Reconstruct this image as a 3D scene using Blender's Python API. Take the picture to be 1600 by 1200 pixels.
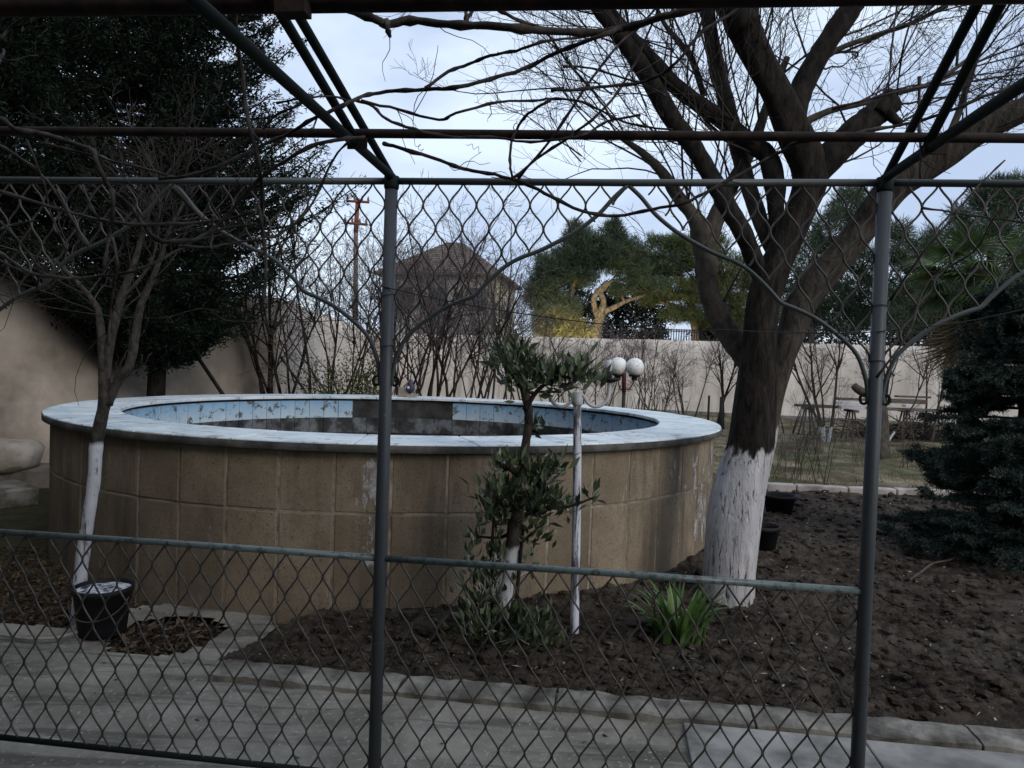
import bpy, math, random
import numpy as np
from mathutils import Vector, noise as mnoise

# ------------------------------------------------------------------ scene, camera, light
for o in list(bpy.data.objects):
    bpy.data.objects.remove(o)
SC = bpy.context.scene
COL = SC.collection
F = 1155.0                                   # focal length in photo pixels (1600 wide)
H = 1.6
PITCH, ROLL = math.radians(1.54), math.radians(1.96)
CAM = np.array([0.0, 0.0, H])
fw = np.array([0, math.cos(PITCH), -math.sin(PITCH)])
r0 = np.array([1.0, 0, 0]); u0 = np.array([0, math.sin(PITCH), math.cos(PITCH)])
RT = math.cos(ROLL) * r0 + math.sin(ROLL) * u0
UP = -math.sin(ROLL) * r0 + math.cos(ROLL) * u0
cd = bpy.data.cameras.new('camera'); cam = bpy.data.objects.new('camera', cd); COL.objects.link(cam)
from mathutils import Matrix
cam.matrix_world = Matrix(((RT[0], UP[0], -fw[0], CAM[0]), (RT[1], UP[1], -fw[1], CAM[1]),
                           (RT[2], UP[2], -fw[2], CAM[2]), (0, 0, 0, 1)))
cd.sensor_width = 36.0; cd.lens = 36.0 * F / 1600.0
cd.clip_start = 0.05; cd.clip_end = 2000
SC.camera = cam

SUN_EL, SUN_AZ = math.radians(30), math.radians(140)      # azimuth clockwise from +Y (view direction)
W = bpy.data.worlds.new('World'); SC.world = W; W.use_nodes = True
nt = W.node_tree; nt.nodes.clear()
n_out = nt.nodes.new('ShaderNodeOutputWorld'); n_bg = nt.nodes.new('ShaderNodeBackground')
n_sky = nt.nodes.new('ShaderNodeTexSky'); n_sky.sky_type = 'NISHITA'; n_sky.sun_disc = False
n_sky.sun_elevation = SUN_EL; n_sky.sun_rotation = SUN_AZ
n_tc = nt.nodes.new('ShaderNodeTexCoord')
n_map = nt.nodes.new('ShaderNodeMapping'); n_map.inputs['Scale'].default_value = (1.0, 1.0, 2.2)
n_no = nt.nodes.new('ShaderNodeTexNoise'); n_no.inputs['Scale'].default_value = 2.6
n_no.inputs['Detail'].default_value = 5; n_no.inputs['Roughness'].default_value = 0.5
n_rp = nt.nodes.new('ShaderNodeValToRGB')                   # overcast cloud cover, pale to blue-grey
n_rp.color_ramp.elements[0].position = 0.40; n_rp.color_ramp.elements[0].color = (4.5, 5.5, 7.4, 1)
n_rp.color_ramp.elements[1].position = 0.60; n_rp.color_ramp.elements[1].color = (7.3, 8.4, 9.8, 1)
n_mx = nt.nodes.new('ShaderNodeMix'); n_mx.data_type = 'RGBA'; n_mx.inputs[0].default_value = 0.86
nt.links.new(n_tc.outputs['Generated'], n_map.inputs[0]); nt.links.new(n_map.outputs[0], n_no.inputs['Vector'])
nt.links.new(n_no.outputs['Fac'], n_rp.inputs[0])
nt.links.new(n_sky.outputs[0], n_mx.inputs[6]); nt.links.new(n_rp.outputs[0], n_mx.inputs[7])
nt.links.new(n_mx.outputs[2], n_bg.inputs[0]); n_bg.inputs[1].default_value = 0.1
nt.links.new(n_bg.outputs[0], n_out.inputs[0])

sd = bpy.data.lights.new('sun', 'SUN'); sd.energy = 1.3; sd.angle = math.radians(35); sd.color = (1.0, 0.93, 0.84)
sun = bpy.data.objects.new('sun', sd); COL.objects.link(sun)
sdir = Vector((math.sin(SUN_AZ) * math.cos(SUN_EL), math.cos(SUN_AZ) * math.cos(SUN_EL), math.sin(SUN_EL)))
sun.rotation_euler = sdir.to_track_quat('Z', 'Y').to_euler(); sun.location = (30, 0, 30)
SC.view_settings.view_transform = 'Standard'; SC.view_settings.look = 'None'
SC.view_settings.exposure = 0.36; SC.view_settings.gamma = 1.0
SC.view_settings.use_curve_mapping = False
SC.render.engine = 'CYCLES'
SC.cycles.max_bounces = 6; SC.cycles.diffuse_bounces = 3; SC.cycles.transparent_max_bounces = 8

# ------------------------------------------------------------------ pixel helpers
def ray(x, y):
    return fw + (x - 800) / F * RT - (y - 600) / F * UP
def P(x, y, d):                                # point at forward depth d seen at photo pixel x, y
    return CAM + d * ray(x, y)
def G(x, y, z=0.0):                            # where the pixel's ray meets the level z
    r = ray(x, y); return CAM + r * ((z - H) / r[2])
def PZ(x, y, d, rad_px):
    return rad_px / F * d

vpd = -ray(-8460, 252); vpd[2] = 0; E1 = vpd / np.linalg.norm(vpd)       # along the fence, to the right
E2 = np.array([-E1[1], E1[0], 0.0])                                       # away from the camera
EZ = np.array([0, 0, 1.0])
POST1 = P(612, 283, 2.6)
ORG = np.array([POST1[0], POST1[1], 0.0])
def UV(u, v, z=0.0):                           # fence frame: u along the fence from the first post, v away from it
    return ORG + u * E1 + v * E2 + z * EZ
def FP(x, y):                                  # pixel to fence plane, as (u, z)
    r = ray(x, y); t = np.dot(ORG - CAM, E2) / np.dot(r, E2); p = CAM + t * r
    return float(np.dot(p - ORG, E1)), float(p[2])
def uv_of(p):
    q = np.asarray(p) - ORG; return float(np.dot(q, E1)), float(np.dot(q, E2))

# ------------------------------------------------------------------ mesh helpers
class MB:
    def __init__(s): s.v = []; s.q = []; s.t = []; s.n = 0
    def add(s, v, q=None, t=None):
        v = np.asarray(v, float).reshape(-1, 3)
        if q is not None and len(q): s.q.append(np.asarray(q, int).reshape(-1, 4) + s.n)
        if t is not None and len(t): s.t.append(np.asarray(t, int).reshape(-1, 3) + s.n)
        s.v.append(v); s.n += len(v)
    def mesh(s, name, loc=(0, 0, 0), smooth=True):
        V = np.concatenate(s.v) - np.asarray(loc, float)
        me = bpy.data.meshes.new(name)
        q = np.concatenate(s.q) if s.q else np.zeros((0, 4), int)
        t = np.concatenate(s.t) if s.t else np.zeros((0, 3), int)
        me.vertices.add(len(V)); me.vertices.foreach_set('co', V.astype(np.float32).ravel())
        nl = q.size + t.size
        me.loops.add(nl); me.loops.foreach_set('vertex_index', np.concatenate([q.ravel(), t.ravel()]).astype(np.int32))
        st = np.concatenate([np.arange(len(q)) * 4, q.size + np.arange(len(t)) * 3]).astype(np.int32)
        me.polygons.add(len(q) + len(t)); me.polygons.foreach_set('loop_start', st)
        me.polygons.foreach_set('use_smooth', np.full(len(q) + len(t), bool(smooth)))
        me.update(calc_edges=True); me.validate()
        return me
    # --- shapes
    def tube(s, pts, rad, n=8, caps=True):
        pts = np.asarray(pts, float); K = len(pts)
        rad = np.full(K, rad) if np.isscalar(rad) else np.asarray(rad, float)
        tan = np.gradient(pts, axis=0); tan /= np.linalg.norm(tan, axis=1)[:, None] + 1e-12
        a = np.array([0, 0, 1.0]) if abs(tan[0][2]) < .9 else np.array([1.0, 0, 0])
        nx = np.cross(tan[0], a); nx /= np.linalg.norm(nx)
        ang = np.arange(n) * 2 * math.pi / n; c, sn = np.cos(ang), np.sin(ang)
        V = np.zeros((K, n, 3))
        for i in range(K):
            nx = nx - tan[i] * np.dot(nx, tan[i]); nx /= np.linalg.norm(nx) + 1e-12
            ny = np.cross(tan[i], nx)
            V[i] = pts[i] + rad[i] * (c[:, None] * nx + sn[:, None] * ny)
        i, j = np.meshgrid(np.arange(K - 1), np.arange(n), indexing='ij')
        j2 = (j + 1) % n
        q = np.stack([i * n + j, i * n + j2, (i + 1) * n + j2, (i + 1) * n + j], -1).reshape(-1, 4)
        V = V.reshape(-1, 3)
        t = []
        if caps:
            V = np.concatenate([V, pts[:1], pts[-1:]])
            b = K * n
            for k in range(n):
                k2 = (k + 1) % n
                t.append((b, k2, k)); t.append((b + 1, (K - 1) * n + k, (K - 1) * n + k2))
        s.add(V, q, t)
    def tubes(s, paths, r_a, r_b, n=3):          # many thin tapering twigs at once; paths (N,K,3)
        N, K, _ = paths.shape
        if N == 0: return
        d = paths[:, -1] - paths[:, 0]; d /= np.linalg.norm(d, axis=1)[:, None] + 1e-9
        a = np.where(np.abs(d[:, 2:3]) < .9, np.array([[0, 0, 1.0]]), np.array([[1.0, 0, 0]]))
        nx = np.cross(d, a); nx /= np.linalg.norm(nx, axis=1)[:, None] + 1e-9
        ny = np.cross(d, nx)
        tt = np.linspace(0, 1, K)[None, :]
        r = np.asarray(r_a)[:, None] * (1 - tt) + np.asarray(r_b)[:, None] * tt
        ang = np.arange(n) * 2 * math.pi / n
        off = np.cos(ang)[None, :, None] * nx[:, None, :] + np.sin(ang)[None, :, None] * ny[:, None, :]
        V = paths[:, :, None, :] + r[:, :, None, None] * off[:, None, :, :]
        base = np.arange(N)[:, None, None] * (K * n)
        i = np.arange(K - 1)[None, :, None]; j = np.arange(n)[None, None, :]; j2 = (j + 1) % n
        q = np.stack([base + i * n + j, base + i * n + j2, base + (i + 1) * n + j2, base + (i + 1) * n + j], -1)
        s.add(V.reshape(-1, 3), q.reshape(-1, 4))
    def leaves(s, p, d, ln, w, rng, fold=0.25):  # kite-shaped leaves; p,d (N,3)
        N = len(p)
        d = d / (np.linalg.norm(d, axis=1)[:, None] + 1e-9)
        a = rng.normal(size=(N, 3)); sd_ = np.cross(d, a); sd_ /= np.linalg.norm(sd_, axis=1)[:, None] + 1e-9
        nn = np.cross(d, sd_)
        ln = np.broadcast_to(np.asarray(ln, float), (N,))[:, None]; w = np.broadcast_to(np.asarray(w, float), (N,))[:, None]
        V = np.stack([p, p + d * ln * .45 + sd_ * w * .5 + nn * w * fold, p + d * ln, p + d * ln * .45 - sd_ * w * .5 + nn * w * fold], 1)
        b = np.arange(N)[:, None] * 4
        s.add(V.reshape(-1, 3), None, np.concatenate([b + np.array([[0, 1, 2]]), b + np.array([[0, 2, 3]])], 0))
    def box(s, c, ax, ay, az):                   # centre and three half-axes
        c, ax, ay, az = (np.asarray(k, float) for k in (c, ax, ay, az))
        V = [c + i * ax + j * ay + k * az for k in (-1, 1) for j in (-1, 1) for i in (-1, 1)]
        s.add(V, [(0, 2, 3, 1), (4, 5, 7, 6), (0, 1, 5, 4), (2, 6, 7, 3), (0, 4, 6, 2), (1, 3, 7, 5)])
    def lathe(s, c, prof, n=24, axis=EZ):
        c = np.asarray(c, float); ang = np.arange(n) * 2 * math.pi / n
        V = np.array([[c + np.array([r * math.cos(a), r * math.sin(a), z]) for a in ang] for r, z in prof])
        K = len(prof); i, j = np.meshgrid(np.arange(K - 1), np.arange(n), indexing='ij'); j2 = (j + 1) % n
        s.add(V.reshape(-1, 3), np.stack([i * n + j, i * n + j2, (i + 1) * n + j2, (i + 1) * n + j], -1).reshape(-1, 4))
    def lump(s, c, r, rng, n=1):                 # a rough stone or clod
        ph = [(0, 0, 1)] + [(math.cos(a) * .9, math.sin(a) * .9, .42) for a in np.arange(6) * math.pi / 3] + \
             [(math.cos(a) * .9, math.sin(a) * .9, -.42) for a in np.arange(6) * math.pi / 3 + .5] + [(0, 0, -1)]
        V = np.array(ph) * (1 + rng.uniform(-.28, .28, (14, 1))) * np.asarray(r) + np.asarray(c)
        t = []
        for k in range(6):
            k2 = (k + 1) % 6
            t += [(0, 1 + k, 1 + k2), (1 + k, 7 + k, 1 + k2), (1 + k2, 7 + k, 7 + k2), (13, 7 + k2, 7 + k)]
        s.add(V, None, t)
def smooth(pts, sub=4):                          # Catmull-Rom through the points, any number of columns
    p = np.asarray(pts, float)
    if len(p) < 3: return p
    e = np.concatenate([[2 * p[0] - p[1]], p, [2 * p[-1] - p[-2]]]); out = []
    for i in range(1, len(e) - 2):
        for k in range(sub):
            t = k / sub
            out.append(.5 * ((2 * e[i]) + (e[i + 1] - e[i - 1]) * t + (2 * e[i - 1] - 5 * e[i] + 4 * e[i + 1] - e[i + 2]) * t * t
                             + (-e[i - 1] + 3 * e[i] - 3 * e[i + 1] + e[i + 2]) * t ** 3))
    out.append(p[-1]); return np.array(out)
def limb(px, d, sub=4):                          # traced limb: rows (x, y, width_px[, depth]); returns points and radii
    rows = np.array([(a[0], a[1], a[2], a[3] if len(a) > 3 else d) for a in px], float)
    rows = smooth(rows, sub)
    pts = np.array([P(x, y, dd) for x, y, w, dd in rows]); rad = rows[:, 2] / 2 / F * rows[:, 3]
    return pts, np.maximum(rad, .001)
def rough_rad(rad, rng, amp=.08):
    return rad * (1 + rng.uniform(-amp, amp, len(rad)))

# --- branching
def paths_from(rng, p0, d, L, K=6, wig=.22, trop=(0, 0, .12)):
    N = len(p0); d = d / (np.linalg.norm(d, axis=1)[:, None] + 1e-9)
    out = np.zeros((N, K, 3)); out[:, 0] = p0; cur = d.copy(); step = (np.asarray(L) / (K - 1))[:, None]
    tr = np.asarray(trop)[None, :]
    for k in range(1, K):
        cur = cur + rng.normal(0, wig, (N, 3)) + tr
        cur /= np.linalg.norm(cur, axis=1)[:, None] + 1e-9
        out[:, k] = out[:, k - 1] + cur * step
    return out
def spawn(rng, paths, per, tmin=.15, tmax=1.0, ang=(.5, 1.0)):
    N, K, _ = paths.shape; idx = np.repeat(np.arange(N), per)
    t = rng.uniform(tmin, tmax, len(idx)) * (K - 1); i = np.minimum(t.astype(int), K - 2); f = (t - i)[:, None]
    a, b = paths[idx, i], paths[idx, i + 1]; p = a * (1 - f) + b * f
    d = b - a; d /= np.linalg.norm(d, axis=1)[:, None] + 1e-9
    rn = rng.normal(size=d.shape); side = np.cross(d, rn); side /= np.linalg.norm(side, axis=1)[:, None] + 1e-9
    th = rng.uniform(ang[0], ang[1], len(idx))[:, None]
    return p, d * np.cos(th) + side * np.sin(th), idx, t / (K - 1)
def twiggery(mb, rng, paths, r0s, L0, levels, wig=.2, trop=(0, 0, .1), K=6, rmin=.0016, ang=(.45, .95), sides=3):
    """levels: list of (children per branch, length factor, radius factor)"""
    cur, r, L = paths, np.asarray(r0s), np.asarray(L0)
    for per, lf, rf in levels:
        p, d, idx, t = spawn(rng, cur, per, .2, .98, ang)
        L2 = L[idx] * lf * rng.uniform(.55, 1.25, len(idx)) * (1.15 - .5 * t)
        r2 = np.maximum(r[idx] * rf * (1.1 - .45 * t), rmin)
        nxt = paths_from(rng, p, d, L2, K, wig, trop)
        mb.tubes(nxt, r2, np.maximum(r2 * .5, rmin * .8), sides)
        cur, r, L = nxt, r2, L2
    return cur
def resample(pts, K):
    pts = np.asarray(pts); seg = np.r_[0, np.cumsum(np.linalg.norm(np.diff(pts, axis=0), axis=1))]
    return np.array([[np.interp(t, seg, pts[:, c]) for c in range(3)] for t in np.linspace(0, seg[-1], K)])

# ------------------------------------------------------------------ objects
def tag(o, label=None, cat=None, group=None, kind=None):
    if label: o['label'] = label
    if cat: o['category'] = cat
    if group: o['group'] = group
    if kind: o['kind'] = kind
    return o
def thing(name, label, cat, loc, group=None):
    o = bpy.data.objects.new(name, None); COL.objects.link(o); o.location = tuple(loc); o.empty_display_size = .1
    return tag(o, label, cat, group)
def wloc(o):
    l = np.array(o.location, float)
    while o.parent: o = o.parent; l = l + np.array(o.location, float)
    return l
def part(name, mb, mat, parent=None, smooth=True, kind=None):
    loc = wloc(parent) if parent else (0, 0, 0)
    me = mb.mesh(name, loc, smooth); me.materials.append(mat)
    o = bpy.data.objects.new(name, me); COL.objects.link(o)
    if parent: o.parent = parent
    if kind: o['kind'] = kind
    return o
def solo(name, mb, mat, label, cat, loc, group=None, smooth=True, kind=None):    # a thing that is one mesh
    me = mb.mesh(name, loc, smooth); me.materials.append(mat)
    o = bpy.data.objects.new(name, me); COL.objects.link(o); o.location = tuple(loc)
    return tag(o, label, cat, group, kind)
def bevel(o, w, seg=2):
    m = o.modifiers.new('bevel', 'BEVEL'); m.width = w; m.segments = seg; m.limit_method = 'ANGLE'; return o

# ------------------------------------------------------------------ materials
def rgb(c): return (c[0], c[1], c[2], 1)
class NT:
    def __init__(s, name):
        s.m = bpy.data.materials.new(name); s.m.use_nodes = True; s.t = s.m.node_tree
        s.b = s.t.nodes['Principled BSDF']
    def n(s, typ, **kw):
        nd = s.t.nodes.new(typ)
        for k, v in kw.items():
            if k in nd.inputs: nd.inputs[k].default_value = v
            else: setattr(nd, k, v)
        return nd
    def l(s, a, b): s.t.links.new(a, b)
    def coord(s, scale=(1, 1, 1), world=False):
        m = s.n('ShaderNodeMapping'); m.inputs['Scale'].default_value = scale
        if world: g = s.n('ShaderNodeNewGeometry'); s.l(g.outputs['Position'], m.inputs[0])
        else: g = s.n('ShaderNodeTexCoord'); s.l(g.outputs['Object'], m.inputs[0])
        return m.outputs[0]
    def noise(s, vec, scale, detail=6, rough=.6, dist=0):
        k = s.n('ShaderNodeTexNoise'); k.inputs['Scale'].default_value = scale; k.inputs['Detail'].default_value = detail
        k.inputs['Roughness'].default_value = rough; k.inputs['Distortion'].default_value = dist
        s.l(vec, k.inputs['Vector']); return k.outputs['Fac']
    def ramp(s, fac, stops):
        r = s.n('ShaderNodeValToRGB'); e = r.color_ramp.elements
        while len(e) < len(stops): e.new(.5)
        for k, (p, c) in enumerate(stops): e[k].position = p; e[k].color = rgb(c) if not np.isscalar(c) else (c, c, c, 1)
        s.l(fac, r.inputs[0]); return r.outputs[0]
    def mix(s, fac, a, b, blend='MIX'):
        m = s.n('ShaderNodeMix', data_type='RGBA', blend_type=blend)
        for sock, v in ((m.inputs[0], fac), (m.inputs[6], a), (m.inputs[7], b)):
            if isinstance(v, bpy.types.NodeSocket): s.l(v, sock)
            elif np.isscalar(v): sock.default_value = v
            else: sock.default_value = rgb(v)
        return m.outputs[2]
    def bump(s, h, strength=.4, dist=.01):
        b = s.n('ShaderNodeBump'); b.inputs['Strength'].default_value = strength; b.inputs['Distance'].default_value = dist
        s.l(h, b.inputs['Height']); s.l(b.outputs[0], s.b.inputs['Normal'])
    def color(s, c):
        if isinstance(c, bpy.types.NodeSocket): s.l(c, s.b.inputs['Base Color'])
        else: s.b.inputs['Base Color'].default_value = rgb(c)
    def done(s, rough=.8, spec=.3, metal=0):
        s.b.inputs['Roughness'].default_value = rough; s.b.inputs['Specular IOR Level'].default_value = spec
        s.b.inputs['Metallic'].default_value = metal; return s.m
def var_mat(name, cols, scale=6, stretch=(1, 1, 1), rough=.85, spec=.25, bump=.4, bdist=.01, bscale=None, lo=.37, hi=.63, world=False, dirt=None):
    k = NT(name); v = k.coord(stretch, world); f = k.noise(v, scale)
    n = len(cols); c = k.ramp(f, [(lo + (hi - lo) * i / max(1, n - 1), cols[i]) for i in range(n)])
    if dirt:
        c = k.mix(k.ramp(k.noise(k.coord((1, 1, 1), True), dirt[1], 4), [(.45, 0.0), (.7, 1.0)]), c, dirt[0])
    k.color(c)
    if bump: k.bump(k.noise(v, bscale or scale * 3, 8), bump, bdist)
    return k.done(rough, spec)
def leaf_mat(name, cols, rough=.6, spec=.3, trans=.25):
    k = NT(name); g = k.n('ShaderNodeNewGeometry')
    c = k.ramp(g.outputs['Random Per Island'], [(i / (len(cols) - 1), cols[i]) for i in range(len(cols))])
    k.color(c)
    if trans:
        tr = k.n('ShaderNodeBsdfTranslucent'); k.l(c, tr.inputs[0]); mx = k.n('ShaderNodeMixShader'); mx.inputs[0].default_value = trans
        out = k.t.nodes['Material Output']; k.l(k.b.outputs[0], mx.inputs[1]); k.l(tr.outputs[0], mx.inputs[2]); k.l(mx.outputs[0], out.inputs[0])
    return k.done(rough, spec)
def bark_mat(name, dark, light, wash=None, zw=0, wob=.12, stretch=(9, 9, 2.0), bumpd=.02, rust=None):
    k = NT(name); v = k.coord(stretch, True)
    f = k.noise(v, 1.6, 10, .68, .6)
    c = k.ramp(f, [(.38, dark), (.62, light)])
    h = f
    if wash is not None:                          # lime wash painted up to height zw with a ragged edge
        g = k.n('ShaderNodeNewGeometry'); sp = k.n('ShaderNodeSeparateXYZ'); k.l(g.outputs['Position'], sp.inputs[0])
        nz = k.noise(k.coord((16, 16, 3), True), 1.0, 5)
        ma = k.n('ShaderNodeMath', operation='MULTIPLY_ADD'); k.l(nz, ma.inputs[0]); ma.inputs[1].default_value = wob * 2; ma.inputs[2].default_value = -wob
        ad = k.n('ShaderNodeMath', operation='ADD'); k.l(sp.outputs[2], ad.inputs[0]); k.l(ma.outputs[0], ad.inputs[1])
        lt = k.n('ShaderNodeMapRange'); lt.inputs['From Min'].default_value = zw + .015; lt.inputs['From Max'].default_value = zw - .015
        k.l(ad.outputs[0], lt.inputs['Value'])
        fine = k.noise(k.coord((34, 34, 4.0), True), 1.3, 6, .7, .5)
        crack = k.mix(1.0, k.ramp(f, [(.335, 0.0), (.41, 1.0)]), k.ramp(fine, [(.37, .15), (.43, 1.0)]), 'MULTIPLY')
        cm = k.n('ShaderNodeMath', operation='MULTIPLY'); k.l(lt.outputs[0], cm.inputs[0]); k.l(crack, cm.inputs[1])
        wc = k.mix(k.ramp(k.noise(k.coord((5, 5, 2.5), True), 1.5, 6), [(.35, 0.0), (.75, 1.0)]), wash, tuple(x * .62 for x in wash))
        if rust:
            rn = k.noise(k.coord((7, 7, .9), True), 1.0, 4)
            wc = k.mix(k.ramp(rn, [(.60, 0.0), (.72, .75)]), wc, rust)
        c = k.mix(cm.outputs[0], c, wc)
    k.color(c); k.bump(h, .9, bumpd)
    return k.done(.92, .15)

M = {}
M['bark_big'] = bark_mat('bark_big', (.006, .005, .0045), (.031, .025, .020), (.52, .51, .525), 1.05, .13, (17, 17, 4.5), .03, (.20, .10, .045))
M['bark_second'] = bark_mat('bark_second', (.019, .016, .013), (.064, .054, .045), (.50, .49, .505), 1.22, .17, (14, 14, 4.5), .02)
M['bark_grey'] = bark_mat('bark_grey', (.034, .029, .024), (.085, .075, .062), stretch=(9, 9, 5), bumpd=.008)
M['bark_limb'] = bark_mat('bark_limb', (.005, .0045, .004), (.025, .021, .0175), stretch=(13, 13, 5), bumpd=.01)
M['bark_young'] = bark_mat('bark_young', (.020, .018, .016), (.066, .058, .050), (.56, .57, .61), 1.05, .04, (20, 20, 12), .006)
M['bark_laurel'] = bark_mat('bark_laurel', (.014, .012, .010), (.06, .052, .042), (.5, .5, .5), .58, .10, (18, 18, 7), .006)
M['bark_far'] = bark_mat('bark_far', (.018, .014, .012), (.06, .05, .042), stretch=(8, 8, 3), bumpd=.01)
M['bark_washed_far'] = bark_mat('bark_washed_far', (.03, .025, .02), (.085, .07, .06), (.5, .5, .5), .35, .12, (8, 8, 4), .01)
M['twig'] = var_mat('twig', [(.02, .016, .015), (.05, .041, .036)], 3, bump=0, world=True)
M['twig_dark'] = var_mat('twig_dark', [(.010, .008, .008), (.028, .023, .020)], 3, bump=0, world=True)
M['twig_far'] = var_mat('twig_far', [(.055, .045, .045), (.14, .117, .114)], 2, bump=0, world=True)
M['vine'] = var_mat('vine', [(.010, .008, .008), (.035, .028, .025), (.07, .055, .045)], 22, bump=.5, bdist=.003, world=True)
M['vine_pale'] = var_mat('vine_pale', [(.026, .022, .019), (.095, .083, .072)], 18, bump=.5, bdist=.003, world=True)
def paint_metal(name, paint, under, rust, wear=.56, rough=.45, scale=38, spec=.45):
    k = NT(name); v = k.coord((1, 1, 1), True)
    a = k.ramp(k.noise(v, scale, 8, .7), [(wear, 0.0), (wear + .06, 1.0)])
    b = k.noise(v, 9, 4)
    base = k.mix(b, paint, tuple(x * .7 for x in paint))
    und = k.mix(k.ramp(k.noise(v, 60, 4), [(.45, 0.0), (.6, 1.0)]), under, rust)
    k.color(k.mix(a, base, und)); k.bump(a, .35, .0015); k.bump(k.noise(v, 120, 4), .25, .001)
    return k.done(rough, spec)
M['post_paint'] = paint_metal('post_paint', (.056, .066, .076), (.12, .14, .15), (.05, .03, .02), .66, .5)
M['rail_paint'] = paint_metal('rail_paint', (.13, .17, .17), (.045, .085, .075), (.06, .035, .025), .52, .38)
M['rail_dark'] = paint_metal('rail_dark', (.012, .017, .016), (.026, .032, .032), (.022, .014, .010), .60, .8, spec=.15)
M['rust'] = var_mat('rust', [(.011, .008, .0075), (.022, .014, .012), (.042, .025, .020)], 14, bump=.5, bdist=.002, world=True, rough=.8)
M['wire'] = var_mat('wire', [(.022, .022, .021), (.055, .048, .042), (.085, .078, .068)], 16, bump=0, world=True, rough=.55, spec=.4)
M['arch'] = paint_metal('arch', (.065, .076, .078), (.05, .06, .058), (.06, .035, .025), .58, .5)
M['black_wire'] = var_mat('black_wire', [(.012, .012, .012), (.03, .03, .03)], 8, bump=0, rough=.6)

# ------------------------------------------------------------------ pool frame (used by several builders)
PC = np.array([-1.10, 7.60, 0.0]); PR = 3.09; PRI = 2.61; PH = 1.09

# ================================================================== SETTING
rs = np.random.default_rng(5)
def hnoise(x, y, s, o=3, seed=0.0):
    return mnoise.fractal(Vector((x * s + seed, y * s - seed, seed * 1.7)), .9, 2.1, o)
# --- ground to the horizon
k = NT('earth_ground'); v = k.coord((1, 1, 1), True)
c = k.ramp(k.noise(v, .35, 8), [(.32, (.035, .030, .022)), (.5, (.055, .055, .028)), (.68, (.09, .075, .05))])
c = k.mix(k.ramp(k.noise(v, 7, 6), [(.4, 0.0), (.7, .7)]), c, (.03, .023, .017)); k.color(c); k.bump(k.noise(v, 5, 10), .8, .06)
M['earth'] = k.done(.95, .1)
mb = MB(); gx = np.r_[-900, -300, -100, np.linspace(-40, 40, 60), 100, 300, 900]; gy = np.r_[-900, -100, np.linspace(-12, 60, 60), 120, 300, 900]
V = [(x, y, -.05) for y in gy for x in gx]; nx_ = len(gx)
mb.add(V, [(j * nx_ + i, j * nx_ + i + 1, (j + 1) * nx_ + i + 1, (j + 1) * nx_ + i) for j in range(len(gy) - 1) for i in range(nx_ - 1)])
tag(part('ground', mb, M['earth']), kind='structure')

# --- poured concrete path between fence and beds
k = NT('old_concrete'); v = k.coord((1, 1, 1), True)
c = k.ramp(k.noise(v, 2.2, 12, .72), [(.36, (.140, .128, .106)), (.5, (.222, .205, .173)), (.64, (.305, .285, .243))])
rot = k.n('ShaderNodeMapping'); rot.inputs['Rotation'].default_value = (0, 0, math.radians(7.1)); rot.inputs['Scale'].default_value = (1.1, 9, 1)
gg = k.n('ShaderNodeNewGeometry'); k.l(gg.outputs['Position'], rot.inputs[0])
st = k.noise(rot.outputs[0], .9, 7, .65, .4)
c = k.mix(k.ramp(st, [(.51, 0.0), (.60, .62)]), c, (.062, .058, .050))
c = k.mix(k.ramp(k.noise(v, 42, 3), [(.62, 0.0), (.67, .6)]), c, (.42, .41, .39)); k.color(c)
hh = k.mix(.5, k.noise(v, 30, 10, .7), st); k.bump(hh, .7, .012)
M['concrete'] = k.done(.9, .25)
M['concrete_light'] = var_mat('concrete_light', [(.20, .193, .178), (.275, .268, .25), (.33, .323, .303)], 2.2, bump=.35, bdist=.004, bscale=50, world=True, dirt=((.06, .058, .052), 2.6))
M['kerb'] = var_mat('kerb', [(.11, .102, .087), (.20, .187, .162), (.28, .264, .23)], 5, bump=.8, bdist=.01, bscale=26, world=True, dirt=((.035, .03, .024), 4))
KV = uv_of(G(1000, 1095))[1]                       # near edge of the soil bed, in fence coordinates
U_SLAB = uv_of(G(1060, 1120))[0]
U_BED = uv_of(G(372, 1030))[0]
mb = MB(); us = np.linspace(-7, U_SLAB + .02, 150); vs = np.linspace(-3.4, KV + .02, 90)
def path_z(u, v):
    z = -.004 + .010 * hnoise(u * .35, v * 3.2, 1.0, 4, 2.0) + .006 * hnoise(u, v, 6, 3, 5)
    for v0, a in ((KV - .30, .018), (KV - .62, .022), (KV - .85, .012)):     # long low ridges left by the pour
        w = .05 * hnoise(u * .9, v0, 1, 2, 9.0)
        z -= a / (1 + ((v - v0 - w) / .018) ** 2)
    return z
V = [UV(u, v, path_z(u, v)) for v in vs for u in us]; n_ = len(us)
mb.add(V, [(j * n_ + i, j * n_ + i + 1, (j + 1) * n_ + i + 1, (j + 1) * n_ + i) for j in range(len(vs) - 1) for i in range(n_ - 1)])
path_o = tag(part('path', mb, M['concrete']), kind='structure')
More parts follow.
